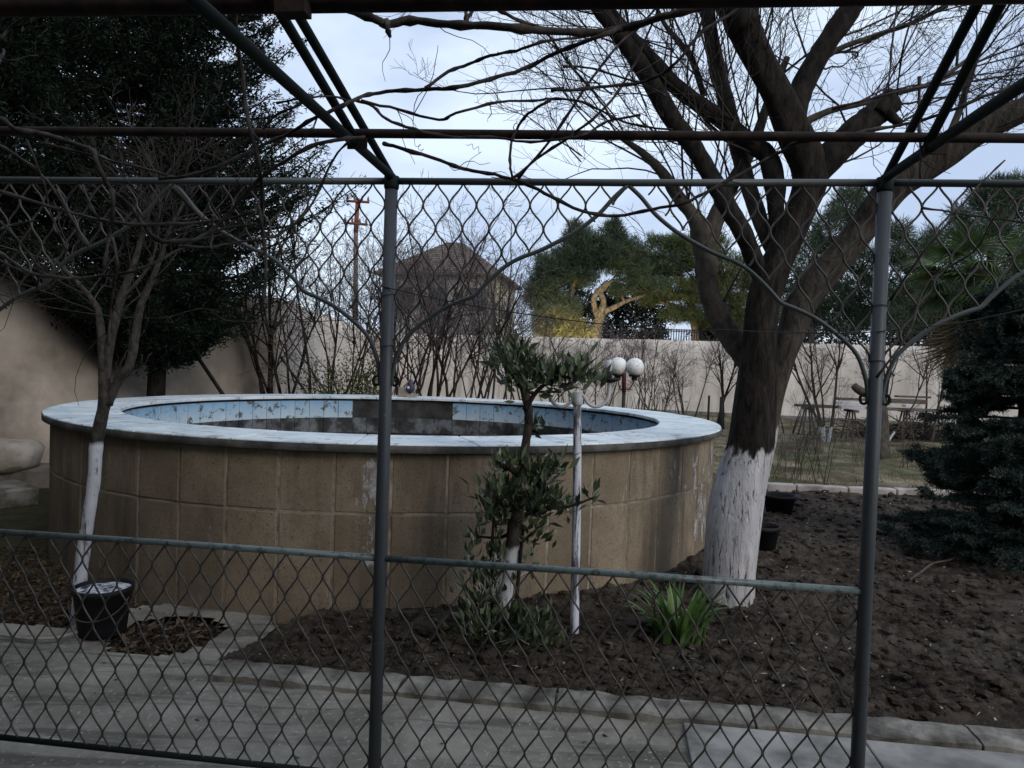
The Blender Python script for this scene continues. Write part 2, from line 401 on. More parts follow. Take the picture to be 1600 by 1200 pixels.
# apron of the path running back to the pool on the left, with the round planting hole left open
PIT = G(262, 990); PITR = .27
mb = MB(); us = np.linspace(-7, U_BED + .25, 120); vs = np.linspace(KV - .02, KV + 1.35, 60); n_ = len(us)
keep = {}; V = []; q = []
lim_far = lambda u: KV + (.42 if u < -3.0 else .5) + .06 * hnoise(u, 3, 2, 2)
for j, v_ in enumerate(vs):
    for i, u in enumerate(us):
        p = UV(u, v_, path_z(u, v_) + .002); V.append(p)
def apron_in(p, u, v_):
    a = math.hypot(p[0] - PIT[0], (p[1] - PIT[1]))
    rag = .035 * hnoise(u, v_, 5, 3, 1.0)
    if a < PITR + rag: return False
    edge = U_BED + .06 * hnoise(v_, 1, 3, 2) + (v_ - KV) * .42
    if u > edge: return False
    return v_ < KV + .30 + rag or a < PITR + .34 + rag
for j in range(len(vs) - 1):
    for i in range(n_ - 1):
        ids = (j * n_ + i, j * n_ + i + 1, (j + 1) * n_ + i + 1, (j + 1) * n_ + i)
        if all(apron_in(V[k], us[k % n_], vs[k // n_]) for k in ids): q.append(ids)
mb.add(V, q); part('apron', mb, M['concrete'], path_o)
# smooth paving slabs along the right stretch, and the kerb stones
u = U_SLAB + .01
proto = None
kk = 0
while u < 9:
    w = .78
    for r_, (v0, v1) in enumerate(((KV - .19 - .62, KV - .195), (KV - .19 - 1.26, KV - .19 - .63))):
        mb = MB(); c0 = UV(u + w / 2 + (.3 if r_ else 0), (v0 + v1) / 2, -.034 + rs.uniform(-.003, .003))
        mb.box(c0, E1 * (w / 2 - .004), E2 * (v1 - v0) / 2, EZ * .04)
        bevel(part('slab', mb, M['concrete_light'], path_o, False), .006)
    u += w
u = U_BED - .02
while u < 9:
    w = .86 + rs.uniform(-.12, .12)
    mb = MB(); nn = 34; yy = np.linspace(-.5, .5, 5)
    top = []
    for i in range(nn + 1):
        for b in yy:
            uu = u + .006 + (w - .012) * i / nn; vv = KV - .095 + b * (.19 + (.03 * hnoise(uu, b, 4, 3, 4) if b > 0 else .008 * hnoise(uu, b, 5, 3)))
            edge = -.007 if abs(b) == .5 else 0
            top.append(UV(uu, vv, .030 + edge + .009 * hnoise(uu, vv, 9, 5, 7.3)))
    T = np.array(top); Bt = T.copy(); Bt[:, 2] = -.08
    m_ = 5; q = [(i * m_ + j, (i + 1) * m_ + j, (i + 1) * m_ + j + 1, i * m_ + j + 1) for i in range(nn) for j in range(m_ - 1)]
    o_ = len(T)
    for i in range(nn):
        q += [(i * m_, i * m_ + o_, (i + 1) * m_ + o_, (i + 1) * m_), (i * m_ + 4, (i + 1) * m_ + 4, (i + 1) * m_ + 4 + o_, i * m_ + 4 + o_)]
    for j in range(4):
        q += [(j, j + 1, j + 1 + o_, j + o_), (nn * m_ + j, nn * m_ + j + o_, nn * m_ + j + 1 + o_, nn * m_ + j + 1)]
    mb.add(np.concatenate([T, Bt]), q); part('kerb_stone', mb, M['kerb'], path_o, False)
    u += w

# --- dug soil bed
k = NT('soil'); v = k.coord((1, 1, 1), True)
c = k.ramp(k.noise(v, 5.0, 10, .75), [(.36, (.017, .0135, .011)), (.5, (.040, .0315, .025)), (.63, (.080, .064, .052))])
c = k.mix(k.ramp(k.noise(v, 60, 3), [(.60, 0.0), (.67, .7)]), c, (.12, .092, .068))
c = k.mix(k.ramp(k.noise(v, 1.1, 5, .6), [(.50, 0.0), (.62, .55)]), c, (.085, .072, .060)); k.color(c)
k.bump(k.noise(v, 34, 10, .75), .9, .02); M['soil'] = k.done(.96, .1)
FARV = uv_of(G(1200, 762))[1]
def soil_z(u, v, p):
    z = .015 + .035 * hnoise(p[0], p[1], 1.9, 2, 3.3) + .030 * max(.25, .9 + 1.5 * hnoise(p[0], p[1], 1.3, 2, 5.5)) * abs(hnoise(p[0], p[1], 8.5, 5, 1.1)) + .022 * hnoise(p[0], p[1], 19, 3, 6)
    z += .05 * math.exp(-((math.hypot(p[0] - PC[0], p[1] - PC[1]) - PR) / .35) ** 2)
    e = min(1, max(0, (v - KV) / .22)); return -.02 + (z + .03) * e
mb = MB(); us = np.r_[np.linspace(U_BED - .2, 3.4, 240), np.linspace(3.45, 9, 50)]
vs = np.r_[np.linspace(KV - .01, KV + 3.2, 170), np.linspace(KV + 3.24, FARV + .1, 90)]; n_ = len(us)
V = []
for v_ in vs:
    for u in us:
        p = UV(u, v_); V.append((p[0], p[1], soil_z(u, v_, p)))
def soil_ok(k):
    u, v_ = us[k % n_], vs[k // n_]
    return math.hypot(V[k][0] - PC[0], V[k][1] - PC[1]) > PR - .25 and u > U_BED - .12 + (v_ - KV) * .40 + .05 * hnoise(v_, 1, 4, 2)
q = [(j * n_ + i, j * n_ + i + 1, (j + 1) * n_ + i + 1, (j + 1) * n_ + i) for j in range(len(vs) - 1) for i in range(n_ - 1)]
q = [t for t in q if all(soil_ok(k) for k in t)]
mb.add(V, q); tag(part('soil_bed', mb, M['soil']), kind='structure')
mb = MB(); cnt = 0
while cnt < 11000:
    t = rs.uniform(0, 1) ** 1.9; v_ = KV + .04 + t * (FARV - KV - .1); u = rs.uniform(U_BED, 2.2 + 6 * t ** .7)
    p = UV(u, v_); cnt += 1
    if math.hypot(p[0] - PC[0], p[1] - PC[1]) < PR + .03 or u < U_BED + (v_ - KV) * .42 + .03: continue
    s = .006 + .034 * rs.uniform() ** 4.5 + .010 * t
    mb.lump((p[0], p[1], soil_z(u, v_, p) + s * .25), np.array([s * rs.uniform(.8, 1.6), s * rs.uniform(.8, 1.4), s * .8]), rs)
tag(part('soil_clods', mb, M['soil'], smooth=False), 'brown clods strewn over the dug soil bed', 'soil', kind='stuff')

M['straw'] = leaf_mat('straw', [(.05, .037, .026), (.12, .095, .07), (.22, .185, .145), (.38, .35, .31), (.07, .05, .035)], .85, .1, 0)
mb = MB(); pp = []
while len(pp) < 900:
    t = rs.uniform(0, 1) ** 1.6; v_ = KV + .05 + t * (FARV - KV - .1); u = rs.uniform(U_BED, 2.6 + 6 * t); p = UV(u, v_)
    if math.hypot(p[0] - PC[0], p[1] - PC[1]) < PR + .03 or u < U_BED + (v_ - KV) * .42 + .03: continue
    pp.append((p[0], p[1], soil_z(u, v_, p) + .014))
pp = np.array(pp); dd = rs.normal(0, 1, pp.shape); dd[:, 2] *= .2
mb.leaves(pp, dd, rs.uniform(.012, .06, len(pp)), rs.uniform(.004, .016, len(pp)), rs, .3)
tag(part('soil_litter', mb, M['straw'], smooth=False), 'bits of straw and dead leaf scattered over the dug soil', 'litter', kind='stuff')
mb = MB(); pp = np.array([UV(rs.uniform(-3.2, 4), KV - .02 - rs.uniform(0, 1) ** 1.7 * 1.5, .02) for _ in range(260)]); pp[:, 2] = [path_z(*uv_of(p)) + .006 for p in pp]; dd = rs.normal(0, 1, pp.shape); dd[:, 2] *= .15
mb.leaves(pp, dd, rs.uniform(.008, .04, len(pp)), rs.uniform(.005, .014, len(pp)), rs, .3)
tag(part('path_litter', mb, M['straw'], smooth=False), 'crumbs of earth and dry leaf scattered on the concrete path', 'litter', kind='stuff')

# --- lawn beyond the bed
k = NT('lawn'); v = k.coord((1, 1, 1), True)
c = k.ramp(k.noise(v, 1.1, 8, .68), [(.36, (.05, .038, .026)), (.48, (.11, .095, .058)), (.56, (.18, .15, .10)), (.66, (.28, .235, .17))])
c = k.mix(k.ramp(k.noise(v, .5, 4), [(.5, 0.0), (.66, .8)]), c, (.040, .062, .022)); k.color(c); k.bump(k.noise(v, 12, 10, .75), .9, .05)
M['lawn'] = k.done(.95, .1)
mb = MB(); us = np.linspace(.5, 22, 120); vs = np.linspace(FARV + .1, FARV + 19, 120); n_ = len(us)
V = []
for v_ in vs:
    for u in us:
        p = UV(u, v_); V.append((p[0], p[1], .02 + .07 * hnoise(p[0], p[1] * 1.8, .9, 4, 8) + .03 * hnoise(p[0], p[1], 4, 3)))
mb.add(V, [(j * n_ + i, j * n_ + i + 1, (j + 1) * n_ + i + 1, (j + 1) * n_ + i) for j in range(len(vs) - 1) for i in range(n_ - 1)
           if math.hypot(V[j * n_ + i][0] - PC[0], V[j * n_ + i][1] - PC[1]) > PR - .2])
tag(part('lawn', mb, M['lawn']), kind='structure')
M['grass'] = leaf_mat('grass', [(.07, .075, .03), (.14, .12, .06), (.24, .19, .125), (.12, .10, .055)], .8, .1)
mb = MB(); N = 16000
uu = rs.uniform(.6, 18, N); vv = FARV + .15 + 17 * rs.uniform(0, 1, N) ** 1.5
cl = np.array([mnoise.noise(Vector((a * 1.3, b * 1.6, 4))) for a, b in zip(uu, vv)]); ok = cl > -.12
pp = np.array([UV(a, b) for a, b in zip(uu[ok], vv[ok])])
far = np.hypot(pp[:, 0] - PC[0], pp[:, 1] - PC[1]) > PR + .05; pp = pp[far]; pp[:, 2] = -.01
dd = rs.normal(0, .45, pp.shape); dd[:, 2] = 1
mb.leaves(pp, dd, rs.uniform(.05, .16, len(pp)), .014, rs)
tag(part('lawn_grass', mb, M['grass'], smooth=False), 'dry grass and weeds over the lawn by the back wall', 'grass', kind='stuff')
# pale edging between bed and lawn
M['edging'] = var_mat('edging', [(.30, .27, .25), (.42, .39, .37)], 4, bump=.4, bdist=.006, world=True, dirt=((.16, .13, .11), 3))
ed = thing('stone_edging', 'pale stone edging strip between the dug bed and the lawn', 'edging', G(1300, 770))
a0 = G(1160, 766); b0 = G(1470, 780); dvec = (b0 - a0); Ld = np.linalg.norm(dvec); dvec /= Ld; pv = np.array([-dvec[1], dvec[0], 0])
tpos = 0
while tpos < Ld + 2.5:
    w = .72 + rs.uniform(-.1, .1); mb = MB()
    mb.box(a0 + dvec * (tpos + w / 2) + EZ * (.05 + rs.uniform(-.012, .012)), dvec * (w / 2 - .008), pv * .075, EZ * .075)
    bevel(part('edging_stone', mb, M['edging'], ed, False), .015); tpos += w

# ================================================================== WALLS
k = NT('rendered_wall'); v = k.coord((1, 1, 1), True)
c = k.ramp(k.noise(v, .8, 8, .62), [(.36, (.45, .40, .35)), (.5, (.56, .50, .445)), (.64, (.64, .585, .53))])
stn = k.noise(k.coord((3.2, 3.2, .28), True), 1.3, 9, .72)
c = k.mix(k.ramp(stn, [(.49, 0.0), (.64, .62)]), c, (.29, .25, .215)); k.color(c); k.bump(k.noise(v, 26, 9, .7), .5, .012)
M['wall'] = k.done(.93, .15)
M['wall_shaded'] = var_mat('wall_shaded', [(.29, .25, .21), (.39, .34, .29), (.48, .425, .37)], .9, bump=.5, bdist=.012, bscale=26, world=True, rough=.93, dirt=((.19, .16, .135), 1.1))  # darker copy of the wall render, with the tree shade put into its colour
M['wall_cap'] = var_mat('wall_cap', [(.16, .145, .13), (.27, .25, .22)], 4, bump=.5, world=True)
WH = 2.66
def wall(name, label, a, b, h=WH, th=.26, mat='wall'):
    a = np.array([a[0], a[1], 0.]); b = np.array([b[0], b[1], 0.]); d = b - a; L = np.linalg.norm(d); d /= L; nrm = np.array([d[1], -d[0], 0])
    o = thing(name, label, 'wall', (a + b) / 2)
    mb = MB(); n1 = int(L * 3); n2 = 9; V = []
    for j in range(n2 + 1):
        for i in range(n1 + 1):
            p = a + d * L * i / n1; z = -.05 + (h + .05) * j / n2
            V.append(p + nrm * (th / 2 + .018 * hnoise(i / 3, z, .8, 3, 2)) + EZ * (z + (.02 * hnoise(i / 3., 0, .5, 3) if j == n2 else 0)))
    V = np.array(V); B = V.copy() - nrm * th; o_ = len(V); m_ = n1 + 1
    q = [(j * m_ + i, j * m_ + i + 1, (j + 1) * m_ + i + 1, (j + 1) * m_ + i) for j in range(n2) for i in range(n1)]
    q += [(x[0] + o_, x[3] + o_, x[2] + o_, x[1] + o_) for x in q]
    q += [(n2 * m_ + i, n2 * m_ + i + 1, n2 * m_ + i + 1 + o_, n2 * m_ + i + o_) for i in range(n1)]
    q += [(j * m_, (j + 1) * m_, (j + 1) * m_ + o_, j * m_ + o_) for j in range(n2)] + [(j * m_ + n1, j * m_ + n1 + o_, (j + 1) * m_ + n1 + o_, (j + 1) * m_ + n1) for j in range(n2)]
    mb.add(np.concatenate([V, B]), q); part('render', mb, M[mat], o)
    return o, a, d, nrm, L
W0, W1, W2, W3, W4 = (-11.0, 1.7), (-6.65, 9.6), (-4.45, 13.6), (-5.6, 29.6), (26.0, 21.8)
wall('garden_wall', 'beige rendered garden wall behind the dark evergreen, shaded and slanting', W0, W2, mat='wall_shaded')
wall('garden_wall', 'beige rendered side wall behind the bare shrubs, running back to the corner', W2, W3)
ow, wa, wd, wn, wl = wall('garden_wall', 'long beige rendered back wall beyond the pool and the lawn', W3, W4)
M['footing'] = var_mat('footing', [(.10, .09, .08), (.22, .20, .18)], 3, bump=.6, world=True)
mb = MB(); mb.box(wa + wd * wl / 2 + wn * .22 + EZ * .04, wd * (wl / 2 - .4), wn * .10, EZ * .10)
part('footing', mb, M['footing'], ow, False)

# ================================================================== UNSEEN HOUSE ADDED BEHIND THE FENCE WALK TO SHADE THE FOREGROUND
M['plaster'] = var_mat('plaster', [(.14, .12, .10), (.22, .19, .16)], 2, bump=.3, world=True)
M['tin_roof'] = var_mat('tin_roof', [(.06, .05, .045), (.12, .10, .09)], 3, bump=.3, world=True)
hv = thing('added_shade_house', 'unseen plastered house with a tin veranda roof, added to shade the pool', 'house', UV(-5, -4.3))
UA, UB = -15.0, 4.4
mb = MB(); mb.box(UV((UA + UB) / 2, -6.3, 2.6), E1 * (UB - UA) / 2, E2 * 2.0, EZ * 2.65); part('wall', mb, M['plaster'], hv, False)
def roof_sheet(name, pairs, u0, u1):
    mb = MB()
    for a_, b_ in pairs:
        qs = []
        for u in (u0, u1):
            for p in (a_, b_): qs += [p + E1 * u, p + E1 * u + EZ * .07]
        mb.add(qs, [(0, 4, 6, 2), (1, 3, 7, 5), (0, 1, 5, 4), (2, 6, 7, 3), (0, 2, 3, 1), (4, 5, 7, 6)])
    part(name, mb, M['tin_roof'], hv, False)
roof_sheet('added_veranda_roof', ((UV(0, -2.15, 2.98), UV(0, -4.28, 3.5)),), UA, UB + .2)
roof_sheet('roof', ((UV(0, -3.8, 5.15), UV(0, -6.3, 6.9)), (UV(0, -6.3, 6.9), UV(0, -8.8, 5.15))), UA - .3, UB + .4)
mb = MB(); mb.box(UV(-9.6, -1.4, 3.2), E1 * 5.3, E2 * 2.98, EZ * 3.25); part('shade_wing_wall', mb, M['plaster'], hv, False)  # unseen wing, added and raised to darken the left side of the pool
mb = MB(); R0, R1, R2 = UV(-3.85, 0, 6.4), UV(-9.6, 0, 8.4), UV(-15.3, 0, 6.4)
for a_, b_ in ((R0, R1), (R1, R2)):
    qs = []
    for v_ in (-4.9, 1.95):
        for p in (a_, b_): qs += [p + E2 * v_, p + E2 * v_ + EZ * .07]
    mb.add(qs, [(0, 4, 6, 2), (1, 3, 7, 5), (0, 1, 5, 4), (2, 6, 7, 3), (0, 2, 3, 1), (4, 5, 7, 6)])
part('shade_wing_roof', mb, M['tin_roof'], hv, False)
for u in (-2.2, 4.2):
    mb = MB(); mb.tube([UV(u, -2.5, -.03), UV(u, -2.5, 3.1)], .045, 10); part('added_veranda_post', mb, M['plaster'], hv)
# ================================================================== POOL
k = NT('pool_stone'); oi = k.n('ShaderNodeObjectInfo'); v = k.coord((1, 1, 1), True)
c = k.ramp(k.noise(v, 2.4, 9, .7), [(.34, (.160, .128, .090)), (.5, (.222, .180, .128)), (.66, (.29, .238, .175))])
c = k.mix(k.ramp(oi.outputs['Random'], [(0, 0.0), (1, .6)]), c, (.12, .095, .068))
stn = k.noise(k.coord((3.2, 3.2, .42), True), 1.3, 7, .68)
c = k.mix(k.ramp(stn, [(.50, 0.0), (.66, .75)]), c, (.085, .071, .059))
lime = k.noise(k.coord((9, 9, 1.8), True), 1.6, 8, .75)
c = k.mix(k.ramp(lime, [(.63, 0.0), (.68, .75)]), c, (.40, .35, .29))
c = k.mix(k.ramp(k.noise(v, 70, 4), [(.57, 0.0), (.66, .7)]), c, (.07, .055, .04)); k.color(c)
k.bump(k.noise(v, 55, 9, .75), .6, .010); M['pool_stone'] = k.done(.95, .12)
M['mortar'] = var_mat('mortar', [(.13, .105, .08), (.23, .19, .15), (.31, .265, .22)], 7, bump=.7, bdist=.01, bscale=40, world=True)
k = NT('coping_paint'); v = k.coord((1, 1, 1), True)
c = k.ramp(k.noise(v, 3.2, 8, .65), [(.38, (.47, .56, .61)), (.5, (.62, .69, .72)), (.62, (.74, .78, .79))])
c = k.mix(k.ramp(k.noise(k.coord((3, 3, 3), True), 2.3, 9, .72), [(.55, 0.0), (.60, .8)]), c, (.27, .27, .26))
c = k.mix(k.ramp(k.noise(v, 1.1, 5), [(.5, 0.0), (.7, .6)]), c, (.70, .74, .75)); k.color(c)
k.bump(k.noise(v, 20, 8, .7), .4, .006); M['coping'] = k.done(.6, .35)
M['coping_side'] = var_mat('coping_side', [(.035, .035, .034), (.065, .063, .059), (.11, .104, .093)], 6, bump=.6, bdist=.006, bscale=40, world=True)
k = NT('pool_tile'); v = k.coord((1, 1, 1), True); oi = k.n('ShaderNodeObjectInfo')
sp = k.n('ShaderNodeSeparateXYZ'); k.l(v, sp.inputs[0])
nz = k.noise(k.coord((5, 5, 5), True), 1.5, 5)
ad = k.n('ShaderNodeMath', operation='MULTIPLY_ADD'); k.l(nz, ad.inputs[0]); ad.inputs[1].default_value = .22; k.l(sp.outputs[2], ad.inputs[2])
mr = k.n('ShaderNodeMapRange'); mr.inputs['From Min'].default_value = .94; mr.inputs['From Max'].default_value = 1.14; k.l(ad.outputs[0], mr.inputs['Value'])
c = k.mix(mr.outputs[0], (.50, .60, .66), (.21, .39, .58))
c = k.mix(k.ramp(oi.outputs['Random'], [(0, 0.0), (1, .4)]), c, (.30, .44, .56))
c = k.mix(k.ramp(k.noise(k.coord((6, 6, 7), True), 1.6, 8, .7), [(.56, 0.0), (.60, .95)]), c, (.10, .082, .068))
k.color(c); k.bump(k.noise(v, 30, 5), .3, .004); M['tile'] = k.done(.45, .45)
M['tile_dirty'] = var_mat('tile_dirty', [(.018, .018, .018), (.05, .05, .05), (.16, .17, .18), (.05, .048, .045)], 5, bump=.5, world=True, rough=.7, lo=.34, hi=.75)
M['basin'] = var_mat('basin', [(.015, .015, .015), (.035, .034, .033), (.06, .058, .055)], 4, bump=.6, world=True, rough=.8)
pool = thing('garden_pool', 'large round raised pool of tan stone blocks with pale blue painted rim', 'pool', PC)
def ring_piece(r_in, r_out, z0, z1, half, n=4):                 # one curved piece about +X, centred on the pool axis
    mb = MB(); a = np.linspace(-half, half, n + 1); V = []
    for t in a:
        for r_, z_ in ((r_in, z0), (r_out, z0), (r_out, z1), (r_in, z1)): V.append((r_ * math.cos(t), r_ * math.sin(t), z_))
    q = []
    for i in range(n):
        for j in range(4):
            j2 = (j + 1) % 4; q.append((i * 4 + j, i * 4 + j2, (i + 1) * 4 + j2, (i + 1) * 4 + j))
    q += [(3, 2, 1, 0), (n * 4, n * 4 + 1, n * 4 + 2, n * 4 + 3)]
    mb.add(V, q); return mb
def pool_ring(name, mb, mat, n, phase=0, bev=0, skip=None, jit=0):
    me = mb.mesh(name, (0, 0, 0), False); me.materials.append(mat); out = []
    for i in range(n):
        if skip and skip(i): continue
        o = bpy.data.objects.new(name, me); COL.objects.link(o); o.parent = pool
        o.rotation_euler = (0, 0, phase + i * 2 * math.pi / n)
        if jit:
            a = phase + i * 2 * math.pi / n; s_ = rs.uniform(-jit, jit); o.location = (s_ * math.cos(a), s_ * math.sin(a), rs.uniform(-jit, jit) * .3)
        if bev: bevel(o, bev)
        out.append(o)
    return out
NBLK = 56; ba = math.pi / NBLK
front = math.atan2(-PC[1], -PC[0])
ph0 = front + math.radians(2.0)
pool_ring('block', ring_piece(PR - .14, PR, .655, 1.044, ba - .0022), M['pool_stone'], NBLK, ph0, .008, jit=.003)
pool_ring('block', ring_piece(PR - .14, PR, -.06, .643, ba - .0022), M['pool_stone'], NBLK, ph0, .008, jit=.003)
mb = MB(); nm = 200
mb.lathe(PC, [(PR - .005, -.06), (PR - .005, 1.04)], nm); part('mortar', mb, M['mortar'], pool)
NC = 26
for o in pool_ring('coping_slab', ring_piece(PRI - .03, PR + .055, 1.056, PH, math.pi / NC - .0014, 8), M['coping'], NC, .05, .006, jit=.004): pass
mb = MB(); mb.lathe(PC, [(PRI + .05, 1.030), (PR + .048, 1.030), (PR + .050, 1.0555), (PRI + .05, 1.0555)], nm); part('coping_bed', mb, M['coping_side'], pool, False)
mb = MB(); mb.lathe(PC, [(PR + .0595, 1.034), (PR + .0615, 1.036), (PR + .0615, 1.079), (PR + .0595, 1.081)], nm); part('coping_edge', mb, M['coping_side'], pool)
NTL = 84; ta = math.pi / NTL
bare = {(20 + i) for i in range(0)}
far_ang = math.atan2(PC[1], PC[0])                                 # direction away from the camera
def a_at(px):                                                      # angle on the far inner wall seen at pixel column px
    r = ray(px, 640)[:2]; o = CAM[:2] - PC[:2]; a = r @ r; b = 2 * (o @ r); c_ = o @ o - PRI ** 2
    t = (-b + math.sqrt(max(0, b * b - 4 * a * c_))) / (2 * a); p = o + t * r; return math.atan2(p[1], p[0]) % (2 * math.pi)
aL, aR = a_at(712), a_at(560)
def missing(i):
    a = (i * 2 * math.pi / NTL) % (2 * math.pi); return aL < a < aR
pool_ring('tile', ring_piece(PRI, PRI + .012, .806, 1.03, ta - .0012, 2), M['tile'], NTL, 0, 0, missing, jit=.002)
pool_ring('tile', ring_piece(PRI, PRI + .012, .60, .802, ta - .0012, 2), M['tile_dirty'], NTL, 0, 0, None, jit=.002)
mb = MB(); mb.lathe(PC, [(PRI + .012, 1.04), (PRI + .012, .08), (0.001, .07)], 120); part('basin', mb, M['basin'], pool)
# limewash splashes and a white run on the outside
def splash(px0, px1, y0, y1, dens, mname, seed):
    k = NT(mname); v = k.coord((1, 1, 1), True); f = k.noise(k.coord((1, 1, .45), True), 9, 9, .75); a = k.ramp(f, [(dens, 0.0), (dens + .05, 1.0)])
    k.color(k.mix(k.noise(v, 30), (.30, .29, .29), (.46, .45, .46))); k.l(k.mix(1.0, a, k.ramp(k.noise(v, 22, 8, .75), [(.36, .25), (.56, .95)]), 'MULTIPLY'), k.b.inputs['Alpha']); m = k.done(.9, .1)
    def hit(px, py):
        r = ray(px, py); o = (CAM - PC)[:2]; d = r[:2]; a_ = d @ d; b = 2 * o @ d; c_ = o @ o - (PR + .0045) ** 2
        t = (-b - math.sqrt(max(0, b * b - 4 * a_ * c_))) / (2 * a_); p = CAM + t * r; return math.atan2(p[1] - PC[1], p[0] - PC[0]), p[2]
    (a1, z1), (a2, z2) = hit(px0, y0), hit(px1, y1); mb = MB(); V = []
    gq = np.random.default_rng(seed)
    for i in range(9):
        a_ = a1 + (a2 - a1) * i / 8; dz_ = (z1 - z2) * gq.uniform(0, .34, 2)
        for z in (max(z2, .02) + dz_[0], min(z1, 1.0) - dz_[1] * .4): V.append(PC + np.array([(PR + .0045) * math.cos(a_), (PR + .0045) * math.sin(a_), z]))
    mb.add(V, [(2 * i, 2 * i + 2, 2 * i + 3, 2 * i + 1) for i in range(8)]); part('paint_splash', mb, m, pool)
splash(568, 592, 705, 800, .46, 'splash_a', 1); splash(566, 600, 800, 905, .52, 'splash_b', 2)
splash(1040, 1118, 705, 770, .545, 'splash_c', 3); splash(1085, 1124, 770, 850, .50, 'splash_d', 4)
# the small pump standing on the far rim
M['pump'] = var_mat('pump', [(.03, .03, .05), (.07, .065, .10)], 9, bump=.2, rough=.5)
M['pump_white'] = var_mat('pump_white', [(.6, .6, .6), (.7, .7, .7)], 9, bump=0)
M['pump_base'] = var_mat('pump_base', [(.22, .19, .15), (.34, .30, .25)], 9, bump=.3, world=True)
pb = P(640, 620, 10.35); pb[2] = PH
pu = thing('water_pump', 'small dark rounded water pump with a white cap on the far pool rim', 'pump', pb)
dpx = 10.35 / F
mb = MB(); mb.box(pb + np.array([-9 * dpx, .05, 7.5 * dpx]), (9 * dpx, 0, 0), (0, .07, 0), (0, 0, 7.5 * dpx)); bevel(part('block_base', mb, M['pump_base'], pu, False), .01)
mb = MB(); mb.box(pb + np.array([4 * dpx, 0, 2.6 * dpx]), (9 * dpx, 0, 1.0 * dpx), (0, .06, 0), (0, 0, 2 * dpx)); bevel(part('base_board', mb, M['pump_base'], pu, False), .006)
mb = MB(); r_ = 7.5 * dpx; mb.lathe(pb + np.array([1 * dpx, 0, 13 * dpx]), [(.001, -r_), (r_ * .6, -r_ * .8), (r_, -r_ * .1), (r_ * .85, r_ * .55), (r_ * .5, r_ * 1.3), (r_ * .35, r_ * 1.9), (.001, r_ * 1.95)], 16); part('housing', mb, M['pump'], pu)
mb = MB(); r_ = 2.2 * dpx; q0 = pb + np.array([-1.5 * dpx, -7.2 * dpx, 15 * dpx]); mb.tube([q0, q0 + np.array([0, -.02, 0])], r_, 12); part('cap', mb, M['pump_white'], pu)
mb = MB(); mb.tube([pb + np.array([-10 * dpx, .02, 15 * dpx]), pb + np.array([-1 * dpx, .0, 26 * dpx]), pb + np.array([5 * dpx, 0, 18 * dpx])], .012, 6); part('handle', mb, M['pump_base'], pu)

# ================================================================== FENCE
L = FP(1383, 283)[0]
ZT = FP(612, 283)[1]; ZM = FP(300, 852)[1]; ZB = FP(200, 1173)[1]
fence = thing('chain_link_fence', 'green-grey pipe fence with ogee arches and chain-link mesh along the path', 'fence', UV(0, 0, 0))
PXF = 2.6 / F
posts = [-L, 0.0, L, 2 * L]
for u in posts:
    mb = MB(); r_ = .0225
    mb.tube([UV(u, 0, -.05), UV(u, 0, ZT * .5), UV(u, 0, ZT + .012)], r_, 18); po = part('post', mb, M['post_paint'], fence)
    mb = MB(); mb.tube([UV(u, 0, ZT - .03), UV(u, 0, ZT - .022), UV(u, 0, ZT + .016)], [r_ + .001, r_ + .004, r_ + .004], 18); part('weld_collar', mb, M['rail_dark'], po)
for a, b in zip(posts[:-1], posts[1:]):
    mb = MB(); mb.tube([UV(a + .02, 0, ZT), UV((a + b) / 2, 0, ZT - .003), UV(b - .02, 0, ZT)], .0125, 12); part('top_rail', mb, M['arch'], fence)
    if b <= L + .01:
        mb = MB(); mb.tube([UV(a + .015, 0, ZM), UV((a + b) / 2, 0, ZM + .003), UV(b - .015, 0, ZM)], .0125, 12); part('mid_rail', mb, M['rail_paint'], fence)
        mb = MB(); mb.tube([UV(a + .015, 0, ZB), UV(b - .015, 0, ZB)], .011, 12); part('bottom_rail', mb, M['rail_dark'], fence)
# ogee arch, traced once and mirrored
ap = [(609, 602), (615, 575), (622, 552), (631, 533), (645, 517), (662, 503), (680, 490), (697, 480), (720, 470), (741, 462), (752, 451), (767, 436), (790, 416),
      (813, 403), (840, 393), (867, 380), (901, 361), (935, 335), (960, 308), (979, 289)]
au = np.array([FP(*p) for p in ap]); au[-1, 0] = L / 2; au[:, 0] = np.clip(au[:, 0], .022, L / 2)
au = smooth(au, 4)
hu, hz = au[:, 0], np.minimum(au[:, 1], ZT - .004)
fullu = np.r_[hu, (L - hu)[::-1][1:]]; fullz = np.r_[hz, hz[::-1][1:]]
def arch_z(du): return np.interp(du, fullu, fullz)
for a in posts[:-1]:
    for side in (0, 1):
        mb = MB(); uu = a + (hu if side == 0 else L - hu)
        mb.tube([UV(x, 0, z) for x, z in zip(uu, hz)], .0075, 8); ar = part('arch_bar', mb, M['arch'], fence)
        # ring spacer tying the bar to the post
        mb = MB(); zc = hz[0] + .015; uc = a + (.034 if side == 0 else L - .034)
        t_ = np.linspace(0, 2 * math.pi, 17); mb.tube([UV(uc + .012 * math.cos(t), 0, zc + .016 * math.sin(t)) for t in t_], .005, 6, False); part('spacer_ring', mb, M['rail_dark'], ar)
for u in posts[1:3]:                                 # tie wires holding the mesh to the posts
    for z in (ZM - .30, ZT - .40, ZT - .58):
        t_ = np.linspace(0, 2 * math.pi, 15); mb = MB(); mb.tube([UV(u + .0255 * math.cos(t), .0255 * math.sin(t), z + .004 * math.cos(t + u)) for t in t_], .0014, 5, False); part('tie_wire', mb, M['wire'], fence)
